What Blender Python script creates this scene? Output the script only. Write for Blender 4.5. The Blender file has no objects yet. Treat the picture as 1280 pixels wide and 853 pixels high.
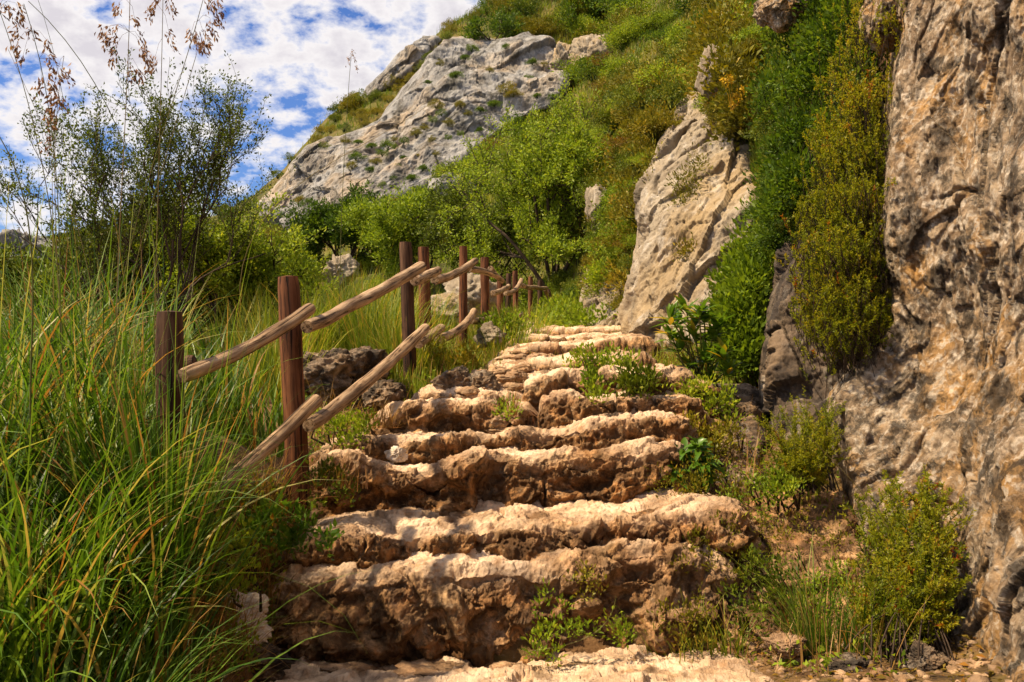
import bpy, math, random
import numpy as np
from mathutils import Vector

# ------------------------------------------------------------------ camera, sky, sun, exposure
F, CX, HZ = 1150.0, 640.0, 412.0            # focal length and horizon row of the 1280x853 photograph
scene = bpy.context.scene
COL = scene.collection
cam_d = bpy.data.cameras.new('camera')
cam_d.sensor_width = 36.0
cam_d.lens = 36.0 * F / 1280.0
cam_d.shift_y = -(426.5 - HZ) / 1280.0
cam_d.clip_start = 0.05
cam_d.clip_end = 2000.0
cam = bpy.data.objects.new('camera', cam_d)
cam.rotation_euler = (math.radians(90), 0, 0)
COL.objects.link(cam)
scene.camera = cam

SUN_DIR = Vector((-0.56, -0.17, 0.81)).normalized()     # towards the sun: high, from the left and a little behind the camera
sun_d = bpy.data.lights.new('sun', 'SUN')
sun_d.energy = 5.0
sun_d.angle = math.radians(2.0)
sun_d.color = (1.0, 0.80, 0.53)
sun = bpy.data.objects.new('sun', sun_d)
sun.rotation_euler = SUN_DIR.to_track_quat('Z', 'Y').to_euler()
COL.objects.link(sun)

world = bpy.data.worlds.new('World')
scene.world = world
world.use_nodes = True


def build_sky():
    nt = world.node_tree
    nt.nodes.clear()
    N, L = nt.nodes.new, nt.links.new
    out = N('ShaderNodeOutputWorld')
    bg = N('ShaderNodeBackground')
    bg.inputs['Strength'].default_value = 0.084
    sky = N('ShaderNodeTexSky')
    sky.sky_type = 'NISHITA'
    sky.sun_disc = False
    sky.sun_elevation = math.asin(SUN_DIR.z)
    sky.sun_rotation = math.atan2(SUN_DIR.x, SUN_DIR.y)
    sky.air_density = 1.0
    sky.dust_density = 0.6
    sky.ozone_density = 3.0
    tc = N('ShaderNodeTexCoord')
    sep = N('ShaderNodeSeparateXYZ')
    L(tc.outputs['Generated'], sep.inputs[0])
    zc = N('ShaderNodeMath'); zc.operation = 'MAXIMUM'; zc.inputs[1].default_value = 0.0
    L(sep.outputs['Z'], zc.inputs[0])
    za = N('ShaderNodeMath'); za.operation = 'ADD'; za.inputs[1].default_value = 0.45
    L(zc.outputs[0], za.inputs[0])
    dx = N('ShaderNodeMath'); dx.operation = 'DIVIDE'
    dy = N('ShaderNodeMath'); dy.operation = 'DIVIDE'
    L(sep.outputs['X'], dx.inputs[0]); L(za.outputs[0], dx.inputs[1])
    L(sep.outputs['Y'], dy.inputs[0]); L(za.outputs[0], dy.inputs[1])
    cmb = N('ShaderNodeCombineXYZ')
    L(dx.outputs[0], cmb.inputs[0]); L(dy.outputs[0], cmb.inputs[1])
    n1 = N('ShaderNodeTexNoise'); n1.inputs['Scale'].default_value = 15.0
    n1.inputs['Detail'].default_value = 7; n1.inputs['Roughness'].default_value = 0.60
    n1.inputs['Distortion'].default_value = 0.1
    n2 = N('ShaderNodeTexNoise'); n2.inputs['Scale'].default_value = 3.0
    n2.inputs['Detail'].default_value = 4
    L(cmb.outputs[0], n1.inputs['Vector']); L(cmb.outputs[0], n2.inputs['Vector'])
    mixn = N('ShaderNodeMath'); mixn.operation = 'MULTIPLY_ADD'
    mixn.inputs[1].default_value = 0.68
    m2 = N('ShaderNodeMath'); m2.operation = 'MULTIPLY'; m2.inputs[1].default_value = 0.60
    L(n2.outputs['Fac'], m2.inputs[0])
    L(n1.outputs['Fac'], mixn.inputs[0]); L(m2.outputs[0], mixn.inputs[2])
    ramp = N('ShaderNodeValToRGB')
    ramp.color_ramp.elements[0].position = 0.55; ramp.color_ramp.elements[0].color = (0, 0, 0, 1)
    ramp.color_ramp.elements[1].position = 0.67; ramp.color_ramp.elements[1].color = (1, 1, 1, 1)
    L(mixn.outputs[0], ramp.inputs[0])
    shade = N('ShaderNodeValToRGB')                       # thick cores of the clouds are a little greyer
    shade.color_ramp.elements[0].position = 0.58; shade.color_ramp.elements[0].color = (7.0, 6.75, 6.6, 1)
    shade.color_ramp.elements[1].position = 0.80; shade.color_ramp.elements[1].color = (4.7, 4.45, 4.75, 1)
    L(mixn.outputs[0], shade.inputs[0])
    tint = N('ShaderNodeMix'); tint.data_type = 'RGBA'; tint.blend_type = 'MULTIPLY'
    tint.inputs['Factor'].default_value = 1.0
    tint.inputs['B'].default_value = (0.42, 0.56, 0.88, 1)
    L(sky.outputs[0], tint.inputs['A'])
    mix = N('ShaderNodeMix'); mix.data_type = 'RGBA'
    L(ramp.outputs[0], mix.inputs['Factor'])
    L(tint.outputs['Result'], mix.inputs['A']); L(shade.outputs[0], mix.inputs['B'])
    L(mix.outputs['Result'], bg.inputs['Color'])
    L(bg.outputs[0], out.inputs['Surface'])


build_sky()
scene.view_settings.view_transform = 'Standard'
scene.view_settings.look = 'None'
scene.view_settings.exposure = 0.92
scene.view_settings.gamma = 1.0
scene.render.engine = 'CYCLES'
scene.cycles.use_denoising = True
scene.cycles.max_bounces = 6
scene.cycles.diffuse_bounces = 4
scene.cycles.glossy_bounces = 2
scene.cycles.transmission_bounces = 4
scene.cycles.use_adaptive_sampling = True
scene.cycles.adaptive_threshold = 0.02
scene.cycles.caustics_reflective = False

rng = np.random.default_rng(7)
random.seed(7)


# ------------------------------------------------------------------ numpy helpers
def P(px, py, d):
    """pixel of the photograph + distance along the view axis (m) -> world point"""
    px, py, d = np.broadcast_arrays(np.asarray(px, float), np.asarray(py, float), np.asarray(d, float))
    return np.stack([(px - CX) * d / F, d, (HZ - py) * d / F], -1)


_G = np.array([[1, 1, 0], [-1, 1, 0], [1, -1, 0], [-1, -1, 0], [1, 0, 1], [-1, 0, 1], [1, 0, -1], [-1, 0, -1],
               [0, 1, 1], [0, -1, 1], [0, 1, -1], [0, -1, -1], [1, 1, 0], [-1, 1, 0], [0, -1, 1], [0, -1, -1]], np.float32)


def _hash(ix, iy, iz, seed):
    with np.errstate(over='ignore'):
        h = (ix.astype(np.uint32) * np.uint32(374761393) + iy.astype(np.uint32) * np.uint32(668265263)
             + iz.astype(np.uint32) * np.uint32(2246822519) + np.uint32(seed * 3266489917 & 0xffffffff))
        h = (h ^ (h >> np.uint32(13))) * np.uint32(1274126177)
        h = (h ^ (h >> np.uint32(15))) * np.uint32(2246822519)
    return h ^ (h >> np.uint32(16))


def perlin(p, seed=0):
    sh = p.shape[:-1]
    p = p.reshape(-1, 3).astype(np.float32)
    i = np.floor(p).astype(np.int32)
    f = p - i
    u = f * f * f * (f * (f * 6 - 15) + 10)
    r = 0
    for cx in (0, 1):
        wx = u[:, 0] if cx else 1 - u[:, 0]
        for cy in (0, 1):
            wy = u[:, 1] if cy else 1 - u[:, 1]
            for cz in (0, 1):
                wz = u[:, 2] if cz else 1 - u[:, 2]
                g = _G[_hash(i[:, 0] + cx, i[:, 1] + cy, i[:, 2] + cz, seed) & 15]
                dot = g[:, 0] * (f[:, 0] - cx) + g[:, 1] * (f[:, 1] - cy) + g[:, 2] * (f[:, 2] - cz)
                r = r + wx * wy * wz * dot
    return r.reshape(sh)


def fbm(p, octv=5, seed=0, gain=0.5, lac=2.03, ridged=False):
    a, s, r = 1.0, 0.0, 0
    for o in range(octv):
        n = perlin(p, seed + o * 17)
        if ridged:
            n = 1 - 2 * np.abs(n) * 1.4
        r = r + a * n
        s += a
        a *= gain
        p = p * lac + 3.7
    return r / s


def worley(p, seed=0):
    sh = p.shape[:-1]
    p = p.reshape(-1, 3).astype(np.float32)
    i = np.floor(p).astype(np.int32)
    best = np.full(len(p), 9.0, np.float32)
    for a in (-1, 0, 1):
        for b in (-1, 0, 1):
            for c in (-1, 0, 1):
                h = _hash(i[:, 0] + a, i[:, 1] + b, i[:, 2] + c, seed)
                o = np.stack([(h & 1023), ((h >> np.uint32(10)) & 1023), ((h >> np.uint32(20)) & 1023)], -1) / np.float32(1023)
                q = i + np.array([a, b, c]) + o - p
                best = np.minimum(best, (q * q).sum(-1))
    return np.sqrt(best).reshape(sh)


def facets(p, seed=0, tilt=0.9):
    """broken rock: every cell is a flat facet with its own height and tilt, with a sharp break at its edge"""
    sh = p.shape[:-1]
    p = p.reshape(-1, 3).astype(np.float32)
    i = np.floor(p).astype(np.int32)
    best = np.full(len(p), 9.0, np.float32)
    val = np.zeros(len(p), np.float32)
    for a in (-1, 0, 1):
        for b in (-1, 0, 1):
            for c in (-1, 0, 1):
                h = _hash(i[:, 0] + a, i[:, 1] + b, i[:, 2] + c, seed)
                o = np.stack([(h & 1023), ((h >> np.uint32(10)) & 1023), ((h >> np.uint32(20)) & 1023)], -1) / np.float32(1023)
                q = p - (i + np.array([a, b, c], np.int32) + o)
                d2 = (q * q).sum(-1)
                k = _hash(i[:, 0] + a, i[:, 1] + b, i[:, 2] + c, seed + 101)
                t = np.stack([(k & 1023), ((k >> np.uint32(10)) & 1023), ((k >> np.uint32(20)) & 1023)], -1) / np.float32(511.5) - 1
                v = t[:, 0] * 0.5 + (q * t).sum(-1) * tilt
                w = d2 < best
                val[w] = v[w]
                best = np.minimum(best, d2)
    return val.reshape(sh)


def sstep(a, b, x):
    t = np.clip((x - a) / (b - a), 0, 1)
    return t * t * (3 - 2 * t)


def unit(v):
    return v / np.maximum(np.linalg.norm(v, axis=-1, keepdims=True), 1e-9)


def tps_fit(xy, z, reg=0.0):
    n = len(xy)
    r2 = ((xy[:, None] - xy[None]) ** 2).sum(-1)
    K = 0.5 * r2 * np.log(r2 + 1e-12)
    K[np.arange(n), np.arange(n)] += reg
    Pm = np.concatenate([np.ones((n, 1)), xy], 1)
    A = np.block([[K, Pm], [Pm.T, np.zeros((3, 3))]])
    w = np.linalg.solve(A, np.concatenate([z, np.zeros(3)]))

    def ev(q):
        sh = q.shape[:-1]
        q = q.reshape(-1, 2)
        o = np.empty(len(q))
        for k in range(0, len(q), 20000):
            s = q[k:k + 20000]
            r = ((s[:, None] - xy[None]) ** 2).sum(-1)
            o[k:k + 20000] = (0.5 * r * np.log(r + 1e-12)) @ w[:n] + w[n] + s @ w[n + 1:]
        return o.reshape(sh)
    return ev


# ------------------------------------------------------------------ mesh helpers
class MB:
    """collects vertices, faces and a per-vertex tint / auxiliary coordinate, builds ONE mesh"""
    def __init__(self):
        self.v, self.t, self.q, self.tint, self.wc, self.n = [], [], [], [], [], 0

    def add(self, V, faces, tint=None, wc=None):
        V = np.asarray(V, np.float32).reshape(-1, 3)
        faces = np.asarray(faces, np.int64)
        (self.t if faces.shape[1] == 3 else self.q).append(faces + self.n)
        self.v.append(V)
        self.tint.append(np.broadcast_to(np.asarray(0.5 if tint is None else tint, np.float32), (len(V),)))
        self.wc.append(np.zeros_like(V) if wc is None else np.asarray(wc, np.float32))
        self.n += len(V)

    def mesh(self, name, mat, smooth=False):
        me = bpy.data.meshes.new(name)
        V = np.concatenate(self.v)
        T = np.concatenate(self.t) if self.t else np.zeros((0, 3), np.int64)
        Q = np.concatenate(self.q) if self.q else np.zeros((0, 4), np.int64)
        me.vertices.add(len(V))
        me.vertices.foreach_set('co', V.ravel())
        me.loops.add(T.size + Q.size)
        me.loops.foreach_set('vertex_index', np.concatenate([T.ravel(), Q.ravel()]).astype(np.int32))
        me.polygons.add(len(T) + len(Q))
        st = np.concatenate([np.arange(len(T)) * 3, len(T) * 3 + np.arange(len(Q)) * 4]).astype(np.int32)
        me.polygons.foreach_set('loop_start', st)
        me.update(calc_edges=True)
        if smooth:
            me.polygons.foreach_set('use_smooth', np.ones(len(me.polygons), bool))
        a = me.attributes.new('tint', 'FLOAT', 'POINT')
        a.data.foreach_set('value', np.concatenate(self.tint))
        w = np.concatenate(self.wc)
        if np.abs(w).max() > 0:
            b = me.attributes.new('wcoord', 'FLOAT_VECTOR', 'POINT')
            b.data.foreach_set('vector', w.ravel())
        for m in (mat if isinstance(mat, (list, tuple)) else [mat]):
            me.materials.append(m)
        me.validate()
        return me


def link(name, data, parent=None, loc=None):
    o = bpy.data.objects.new(name, data)
    COL.objects.link(o)
    if parent is not None:
        o.parent = parent
    if loc is not None:
        o.location = loc
    return o


def tag(o, label=None, cat=None, group=None, kind=None):
    if label: o['label'] = label
    if cat: o['category'] = cat
    if group: o['group'] = group
    if kind: o['kind'] = kind
    return o


def empty(name, loc=(0, 0, 0)):
    return link(name, None, None, loc)


def grid_faces(nv, nu, flip=False):
    a = (np.arange(nv - 1)[:, None] * nu + np.arange(nu - 1)[None]).ravel()
    f = np.stack([a, a + 1, a + nu + 1, a + nu], -1)
    return f[:, ::-1] if flip else f


def grid_normals(G):
    du = np.gradient(G, axis=1)
    dv = np.gradient(G, axis=0)
    return unit(np.cross(du, dv))


def tube(mb, pts, rad, k=6, tint=0.5, cap=False, jitter=0.0, seed=0):
    pts = np.asarray(pts, float)
    n = len(pts)
    rad = np.broadcast_to(np.asarray(rad, float), (n,))
    t = unit(np.gradient(pts, axis=0))
    ref = np.array([0, 0, 1.0]) if abs(t[0, 2]) < 0.9 else np.array([1.0, 0, 0])
    s = np.empty((n, 3)); b = np.empty((n, 3))
    u = unit(np.cross(t[0], ref))
    for i in range(n):
        u = unit(u - t[i] * np.dot(u, t[i]))
        s[i] = u; b[i] = np.cross(t[i], u)
    ang = np.arange(k) * 2 * math.pi / k
    ring = np.cos(ang)[None, :, None] * s[:, None] + np.sin(ang)[None, :, None] * b[:, None]
    R = rad[:, None] * np.ones((1, k))
    L = np.concatenate([[0], np.cumsum(np.linalg.norm(np.diff(pts, axis=0), axis=1))])
    wc = np.stack([np.cos(ang)[None] * R, np.sin(ang)[None] * R, np.repeat(L[:, None], k, 1) + seed * 3.3], -1)
    if jitter:
        R = R * (1 + jitter * fbm(wc * np.array([18, 18, 3.0]), 3, seed))
    V = pts[:, None] + ring * R[..., None]
    a = (np.arange(n - 1)[:, None] * k + np.arange(k)[None])
    b2 = (np.arange(n - 1)[:, None] * k + (np.arange(k)[None] + 1) % k)
    Fc = np.stack([a, b2, b2 + k, a + k], -1).reshape(-1, 4)
    mb.add(V.reshape(-1, 3), Fc, tint, wc.reshape(-1, 3))
    if cap:
        for e, i in ((0, 0), (1, n - 1)):
            c = pts[i] + t[i] * (R[i].mean() * 0.12) * (1 if e else -1)
            W = np.concatenate([V[i], c[None]])
            fa = np.stack([np.arange(k), (np.arange(k) + 1) % k, np.full(k, k)], -1)
            cw = np.concatenate([wc[i], [[0, 0, wc[i][0, 2]]]])
            mb.add(W, fa if e else fa[:, ::-1], 0.0, cw)


def rand_unit(n, g=rng):
    return unit(g.normal(size=(n, 3)))


def leaves(mb, pos, axis, length, width, tint, curl=0.18, g=rng, nrm=None, fold=False):
    """one small leaf (a folded rhombus) per position"""
    n = len(pos)
    axis = unit(axis)
    r = rand_unit(n, g) if nrm is None else nrm
    side = unit(np.cross(axis, r))
    up = np.cross(side, axis)
    length = np.broadcast_to(length, (n,))[:, None]
    width = np.broadcast_to(width, (n,))[:, None]
    b = pos
    t = pos + axis * length - up * length * curl
    m = pos + axis * length * 0.5
    l = m + side * width * 0.5 + up * width * 0.15
    r2 = m - side * width * 0.5 + up * width * 0.15
    tint = np.broadcast_to(tint, (n,)).astype(np.float32)
    if fold:
        V = np.stack([b, l, t, r2, m], 1)
        k = np.arange(n)[:, None] * 5
        Fc = np.concatenate([k + np.array([[0, 1, 4]]), k + np.array([[1, 2, 4]]), k + np.array([[0, 4, 3]]), k + np.array([[4, 2, 3]])])
        mb.add(V.reshape(-1, 3), Fc, np.repeat(tint, 5))
    else:
        V = np.stack([b, l, t, r2], 1)
        mb.add(V.reshape(-1, 3), np.arange(n * 4).reshape(n, 4), np.repeat(tint, 4))


def broad_leaves(mb, pos, axis, up, length, width, tint, droop=0.3, seg=4):
    """larger leaves with a curved midrib and a fold"""
    n = len(pos)
    axis = unit(axis)
    side = unit(np.cross(axis, up)); up = np.cross(side, axis)
    length = np.broadcast_to(length, (n,))[:, None]; width = np.broadcast_to(width, (n,))[:, None]
    rows = []
    for s in range(seg + 1):
        u = s / seg
        c = pos + axis * length * u - np.array([0, 0, 1.0]) * length * droop * u * u
        w = width * 0.5 * (math.sin(math.pi * min(1, u ** 0.75 * 0.97 + 0.03)) + 0.04)
        rows += [c + side * w + up * w * 0.35, c, c - side * w + up * w * 0.35]
    V = np.stack(rows, 1)
    k = (seg + 1) * 3
    fs = []
    for s in range(seg):
        a = s * 3
        fs += [[a, a + 1, a + 4, a + 3], [a + 1, a + 2, a + 5, a + 4]]
    Fc = (np.arange(n)[:, None, None] * k + np.array(fs)[None]).reshape(-1, 4)
    mb.add(V.reshape(-1, 3), Fc, np.repeat(np.broadcast_to(tint, (n,)), k))


def blades(mb, base, az, lean, length, width, droop, tint, seg=6):
    """grass blades: strips that lean, then arch over under their own weight"""
    n = len(base)
    out = np.stack([np.cos(az), np.sin(az), np.zeros(n)], -1)
    sd = np.stack([-np.sin(az), np.cos(az), np.zeros(n)], -1)
    tw = rng.normal(0, 0.5, n)[:, None]
    sd = unit(sd * np.cos(tw) + np.array([0, 0, 1.0]) * np.sin(tw) * 0.5)
    p = base.copy(); th = lean.copy()
    rows = []
    for s in range(seg + 1):
        u = s / seg
        w = (width * (1 - u ** 1.6) * 0.5 + 0.0003)[:, None]
        rows += [p + sd * w, p - sd * w]
        dirv = out * np.sin(th)[:, None] + np.array([0, 0, 1.0]) * np.cos(th)[:, None]
        p = p + dirv * (length / seg)[:, None]
        th = th + droop / seg * (0.35 + 1.1 * u)
    V = np.stack(rows, 1)
    k = (seg + 1) * 2
    Fc = np.array([[2 * s, 2 * s + 1, 2 * s + 3, 2 * s + 2] for s in range(seg)])
    Fc = (np.arange(n)[:, None, None] * k + Fc[None]).reshape(-1, 4)
    mb.add(V.reshape(-1, 3), Fc, np.repeat(np.broadcast_to(tint, (n,)), k))


# ------------------------------------------------------------------ materials
def new_mat(name):
    m = bpy.data.materials.new(name)
    m.use_nodes = True
    m.node_tree.nodes.clear()
    return m, m.node_tree.nodes.new, m.node_tree.links.new


def ramp_node(N, stops, interp='LINEAR'):
    r = N('ShaderNodeValToRGB')
    cr = r.color_ramp
    cr.interpolation = interp
    while len(cr.elements) < len(stops):
        cr.elements.new(0.5)
    for e, (p, c) in zip(cr.elements, stops):
        e.position = p
        e.color = (*c, 1) if len(c) == 3 else c
    return r


def leaf_mat(name, stops, trans=0.35, rough=0.5, var=0.25, spec=0.25):
    """stops: ramp over the per-leaf tint; leaves let light through"""
    m, N, L = new_mat(name)
    at = N('ShaderNodeAttribute'); at.attribute_name = 'tint'
    oi = N('ShaderNodeObjectInfo')
    mm = N('ShaderNodeMath'); mm.operation = 'MULTIPLY_ADD'
    mm.inputs[1].default_value = var
    L(oi.outputs['Random'], mm.inputs[0])
    sub = N('ShaderNodeMath'); sub.operation = 'SUBTRACT'; sub.inputs[1].default_value = var * 0.5
    L(at.outputs['Fac'], sub.inputs[0]); L(sub.outputs[0], mm.inputs[2])
    r = ramp_node(N, stops)
    L(mm.outputs[0], r.inputs[0])
    pr = N('ShaderNodeBsdfPrincipled')
    pr.inputs['Roughness'].default_value = rough
    pr.inputs['Specular IOR Level'].default_value = spec
    L(r.outputs[0], pr.inputs['Base Color'])
    tr = N('ShaderNodeBsdfTranslucent')
    br = N('ShaderNodeMix'); br.data_type = 'RGBA'; br.blend_type = 'MULTIPLY'; br.inputs['Factor'].default_value = 1
    br.inputs['B'].default_value = (1.35, 1.25, 0.6, 1)
    L(r.outputs[0], br.inputs['A']); L(br.outputs['Result'], tr.inputs['Color'])
    mx = N('ShaderNodeMixShader'); mx.inputs[0].default_value = trans
    L(pr.outputs[0], mx.inputs[1]); L(tr.outputs[0], mx.inputs[2])
    o = N('ShaderNodeOutputMaterial'); L(mx.outputs[0], o.inputs['Surface'])
    return m


def rock_mat(name, stops, scale=3.0, ochre=None, ochre_amt=0.4, dark=(0.02, 0.017, 0.014), dark_pos=0.62, dark_amt=0.8,
             light=(0.6, 0.58, 0.54), light_pos=0.66, light_amt=0.6, bump=0.5, fine=60.0, worn=None, stretch=(1, 1, 1), dist=0.02, lscale=2.2, dscale=0.7, oc_lo=0.48, oc_hi=0.62):
    m, N, L = new_mat(name)
    geo = N('ShaderNodeNewGeometry')
    mp = N('ShaderNodeMapping'); mp.inputs['Scale'].default_value = stretch
    L(geo.outputs['Position'], mp.inputs['Vector'])
    V = mp.outputs[0]

    def noise(s, det=8, rough=0.6, off=0.0, distn=0.0):
        n = N('ShaderNodeTexNoise')
        n.inputs['Scale'].default_value = s; n.inputs['Detail'].default_value = det
        n.inputs['Roughness'].default_value = rough; n.inputs['Distortion'].default_value = distn
        if off:
            ad = N('ShaderNodeVectorMath'); ad.operation = 'ADD'; ad.inputs[1].default_value = (off, off * 1.7, -off)
            L(V, ad.inputs[0]); L(ad.outputs[0], n.inputs['Vector'])
        else:
            L(V, n.inputs['Vector'])
        return n.outputs['Fac']

    def mask(src, a, b, amt):
        r = ramp_node(N, [(a, (0, 0, 0)), (b, (amt, amt, amt))])
        L(src, r.inputs[0])
        return r.outputs[0]

    def mix(a, col, fac):
        x = N('ShaderNodeMix'); x.data_type = 'RGBA'
        L(fac, x.inputs['Factor']); L(a, x.inputs['A'])
        if isinstance(col, tuple): x.inputs['B'].default_value = (*col, 1)
        else: L(col, x.inputs['B'])
        return x.outputs['Result']

    base = ramp_node(N, stops)
    L(noise(scale, 11, 0.68), base.inputs[0])
    c = base.outputs[0]
    if ochre:
        c = mix(c, ochre, mask(noise(scale * 0.45, 5, 0.6, 5.1), oc_lo, oc_hi, ochre_amt))
    lm = mask(noise(scale * lscale, 6, 0.62, 9.3, 0.6), light_pos - 0.1, light_pos, light_amt)
    c = mix(c, light, lm)
    dm = mask(noise(scale * dscale, 10, 0.72, 2.9, 0.3), dark_pos - 0.12, dark_pos, dark_amt)
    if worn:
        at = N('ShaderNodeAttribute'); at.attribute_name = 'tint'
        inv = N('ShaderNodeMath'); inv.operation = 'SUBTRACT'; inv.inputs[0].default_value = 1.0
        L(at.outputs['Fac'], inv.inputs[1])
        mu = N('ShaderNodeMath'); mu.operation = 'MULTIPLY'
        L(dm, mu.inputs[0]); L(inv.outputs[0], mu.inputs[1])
        dm = mu.outputs[0]  # dark stain held to the risers, their shade put into the colour with it
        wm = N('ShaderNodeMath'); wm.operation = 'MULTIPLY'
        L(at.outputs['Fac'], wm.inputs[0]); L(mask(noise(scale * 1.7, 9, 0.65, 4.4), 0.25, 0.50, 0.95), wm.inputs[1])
        c = mix(c, worn, wm.outputs[0])  # wear colour that also paints the treads as sunlit
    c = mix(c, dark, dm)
    fm = ramp_node(N, [(0.30, (0.45, 0.42, 0.40)), (0.47, (0.92, 0.92, 0.92)), (0.72, (1.18, 1.16, 1.12))])
    L(noise(fine * 0.22, 9, 0.8, 6.6), fm.inputs[0])
    mm = N('ShaderNodeMix'); mm.data_type = 'RGBA'; mm.blend_type = 'MULTIPLY'; mm.inputs['Factor'].default_value = 0.9
    L(c, mm.inputs['A']); L(fm.outputs[0], mm.inputs['B'])
    c = mm.outputs['Result']
    pr = N('ShaderNodeBsdfPrincipled')
    pr.inputs['Roughness'].default_value = 0.88
    pr.inputs['Specular IOR Level'].default_value = 0.2
    L(c, pr.inputs['Base Color'])
    # fine relief: pores and grain
    vo = N('ShaderNodeTexVoronoi'); vo.inputs['Scale'].default_value = fine * 0.6
    L(V, vo.inputs['Vector'])
    ad = N('ShaderNodeMath'); ad.operation = 'MULTIPLY_ADD'; ad.inputs[1].default_value = 0.35
    L(vo.outputs['Distance'], ad.inputs[0]); L(noise(fine * 0.35, 12, 0.75, 1.3), ad.inputs[2])
    bp = N('ShaderNodeBump'); bp.inputs['Strength'].default_value = bump; bp.inputs['Distance'].default_value = dist
    L(ad.outputs[0], bp.inputs['Height']); L(bp.outputs[0], pr.inputs['Normal'])
    o = N('ShaderNodeOutputMaterial'); L(pr.outputs[0], o.inputs['Surface'])
    return m


def wood_mat(name, c0, c1, c2, grain=1.0):
    m, N, L = new_mat(name)
    at = N('ShaderNodeAttribute'); at.attribute_name = 'wcoord'
    mp = N('ShaderNodeMapping'); mp.inputs['Scale'].default_value = (60, 60, 3.0)
    L(at.outputs['Vector'], mp.inputs['Vector'])
    n = N('ShaderNodeTexNoise'); n.inputs['Scale'].default_value = 1.0; n.inputs['Detail'].default_value = 8
    n.inputs['Roughness'].default_value = 0.65; n.inputs['Distortion'].default_value = 0.6
    L(mp.outputs[0], n.inputs['Vector'])
    mp2 = N('ShaderNodeMapping'); mp2.inputs['Scale'].default_value = (12, 12, 4.5)
    L(at.outputs['Vector'], mp2.inputs['Vector'])
    n2 = N('ShaderNodeTexNoise'); n2.inputs['Scale'].default_value = 1.0; n2.inputs['Detail'].default_value = 6
    L(mp2.outputs[0], n2.inputs['Vector'])
    r = ramp_node(N, [(0.36, tuple(x * 0.5 for x in c0)), (0.40, c0), (0.47, c1), (0.70, c2)])
    L(n.outputs['Fac'], r.inputs[0])
    r2 = ramp_node(N, [(0.38, (0.45, 0.42, 0.40)), (0.62, (1.1, 1.1, 1.1))])
    L(n2.outputs['Fac'], r2.inputs[0])
    x = N('ShaderNodeMix'); x.data_type = 'RGBA'; x.blend_type = 'MULTIPLY'; x.inputs['Factor'].default_value = 0.75
    L(r.outputs[0], x.inputs['A']); L(r2.outputs[0], x.inputs['B'])
    pr = N('ShaderNodeBsdfPrincipled'); pr.inputs['Roughness'].default_value = 0.8
    pr.inputs['Specular IOR Level'].default_value = 0.2
    L(x.outputs['Result'], pr.inputs['Base Color'])
    bp = N('ShaderNodeBump'); bp.inputs['Strength'].default_value = 0.7 * grain; bp.inputs['Distance'].default_value = 0.006
    L(n.outputs['Fac'], bp.inputs['Height']); L(bp.outputs[0], pr.inputs['Normal'])
    o = N('ShaderNodeOutputMaterial'); L(pr.outputs[0], o.inputs['Surface'])
    return m


M = {}
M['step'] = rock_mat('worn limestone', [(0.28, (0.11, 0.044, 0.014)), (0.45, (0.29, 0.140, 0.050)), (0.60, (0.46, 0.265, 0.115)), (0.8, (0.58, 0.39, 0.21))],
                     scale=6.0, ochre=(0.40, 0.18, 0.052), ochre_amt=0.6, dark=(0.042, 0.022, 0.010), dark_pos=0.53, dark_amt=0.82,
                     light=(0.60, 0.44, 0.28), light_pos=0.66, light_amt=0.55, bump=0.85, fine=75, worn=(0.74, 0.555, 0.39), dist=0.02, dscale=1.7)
M['cliff'] = rock_mat('weathered cliff', [(0.28, (0.075, 0.045, 0.025)), (0.43, (0.262, 0.180, 0.112)), (0.58, (0.43, 0.322, 0.218)), (0.80, (0.60, 0.49, 0.37))],
                      scale=6.5, oc_lo=0.50, oc_hi=0.64, ochre=(0.46, 0.25, 0.075), ochre_amt=0.85, dark=(0.030, 0.024, 0.019), dark_pos=0.58, dark_amt=0.85,
                      light=(0.62, 0.53, 0.43), light_pos=0.60, light_amt=0.8, bump=1.0, fine=70, dist=0.035, stretch=(1, 1, 0.85), lscale=3.6, dscale=1.3)
M['face'] = rock_mat('grey rock face', [(0.28, (0.12, 0.092, 0.062)), (0.5, (0.27, 0.22, 0.16)), (0.75, (0.40, 0.345, 0.265))],
                     scale=2.2, ochre=(0.36, 0.25, 0.12), ochre_amt=0.55, dark=(0.05, 0.044, 0.035), dark_pos=0.66, dark_amt=0.6,
                     light=(0.47, 0.43, 0.385), light_pos=0.64, light_amt=0.5, bump=0.9, fine=28, dist=0.03, stretch=(1, 1, 0.5), lscale=3.0)
M['outcrop'] = rock_mat('pale limestone outcrop', [(0.25, (0.10, 0.097, 0.095)), (0.45, (0.21, 0.206, 0.206)), (0.7, (0.33, 0.33, 0.335))],
                        scale=0.75, ochre=(0.40, 0.28, 0.15), ochre_amt=0.5, dark=(0.05, 0.045, 0.036), dark_pos=0.60, dark_amt=0.75,
                        light=(0.40, 0.39, 0.38), light_pos=0.62, light_amt=0.5, bump=0.9, fine=9, dist=0.14, stretch=(1, 1, 0.40), lscale=3.0, dscale=1.6)
M['boulder'] = rock_mat('lichened boulder', [(0.28, (0.10, 0.068, 0.045)), (0.5, (0.23, 0.16, 0.105)), (0.75, (0.38, 0.29, 0.21))],
                        scale=7, ochre=(0.32, 0.19, 0.09), ochre_amt=0.5, dark=(0.022, 0.018, 0.015), dark_pos=0.56, dark_amt=0.9,
                        light=(0.50, 0.44, 0.37), light_pos=0.64, light_amt=0.45, bump=0.9, fine=70, dist=0.02)
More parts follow.
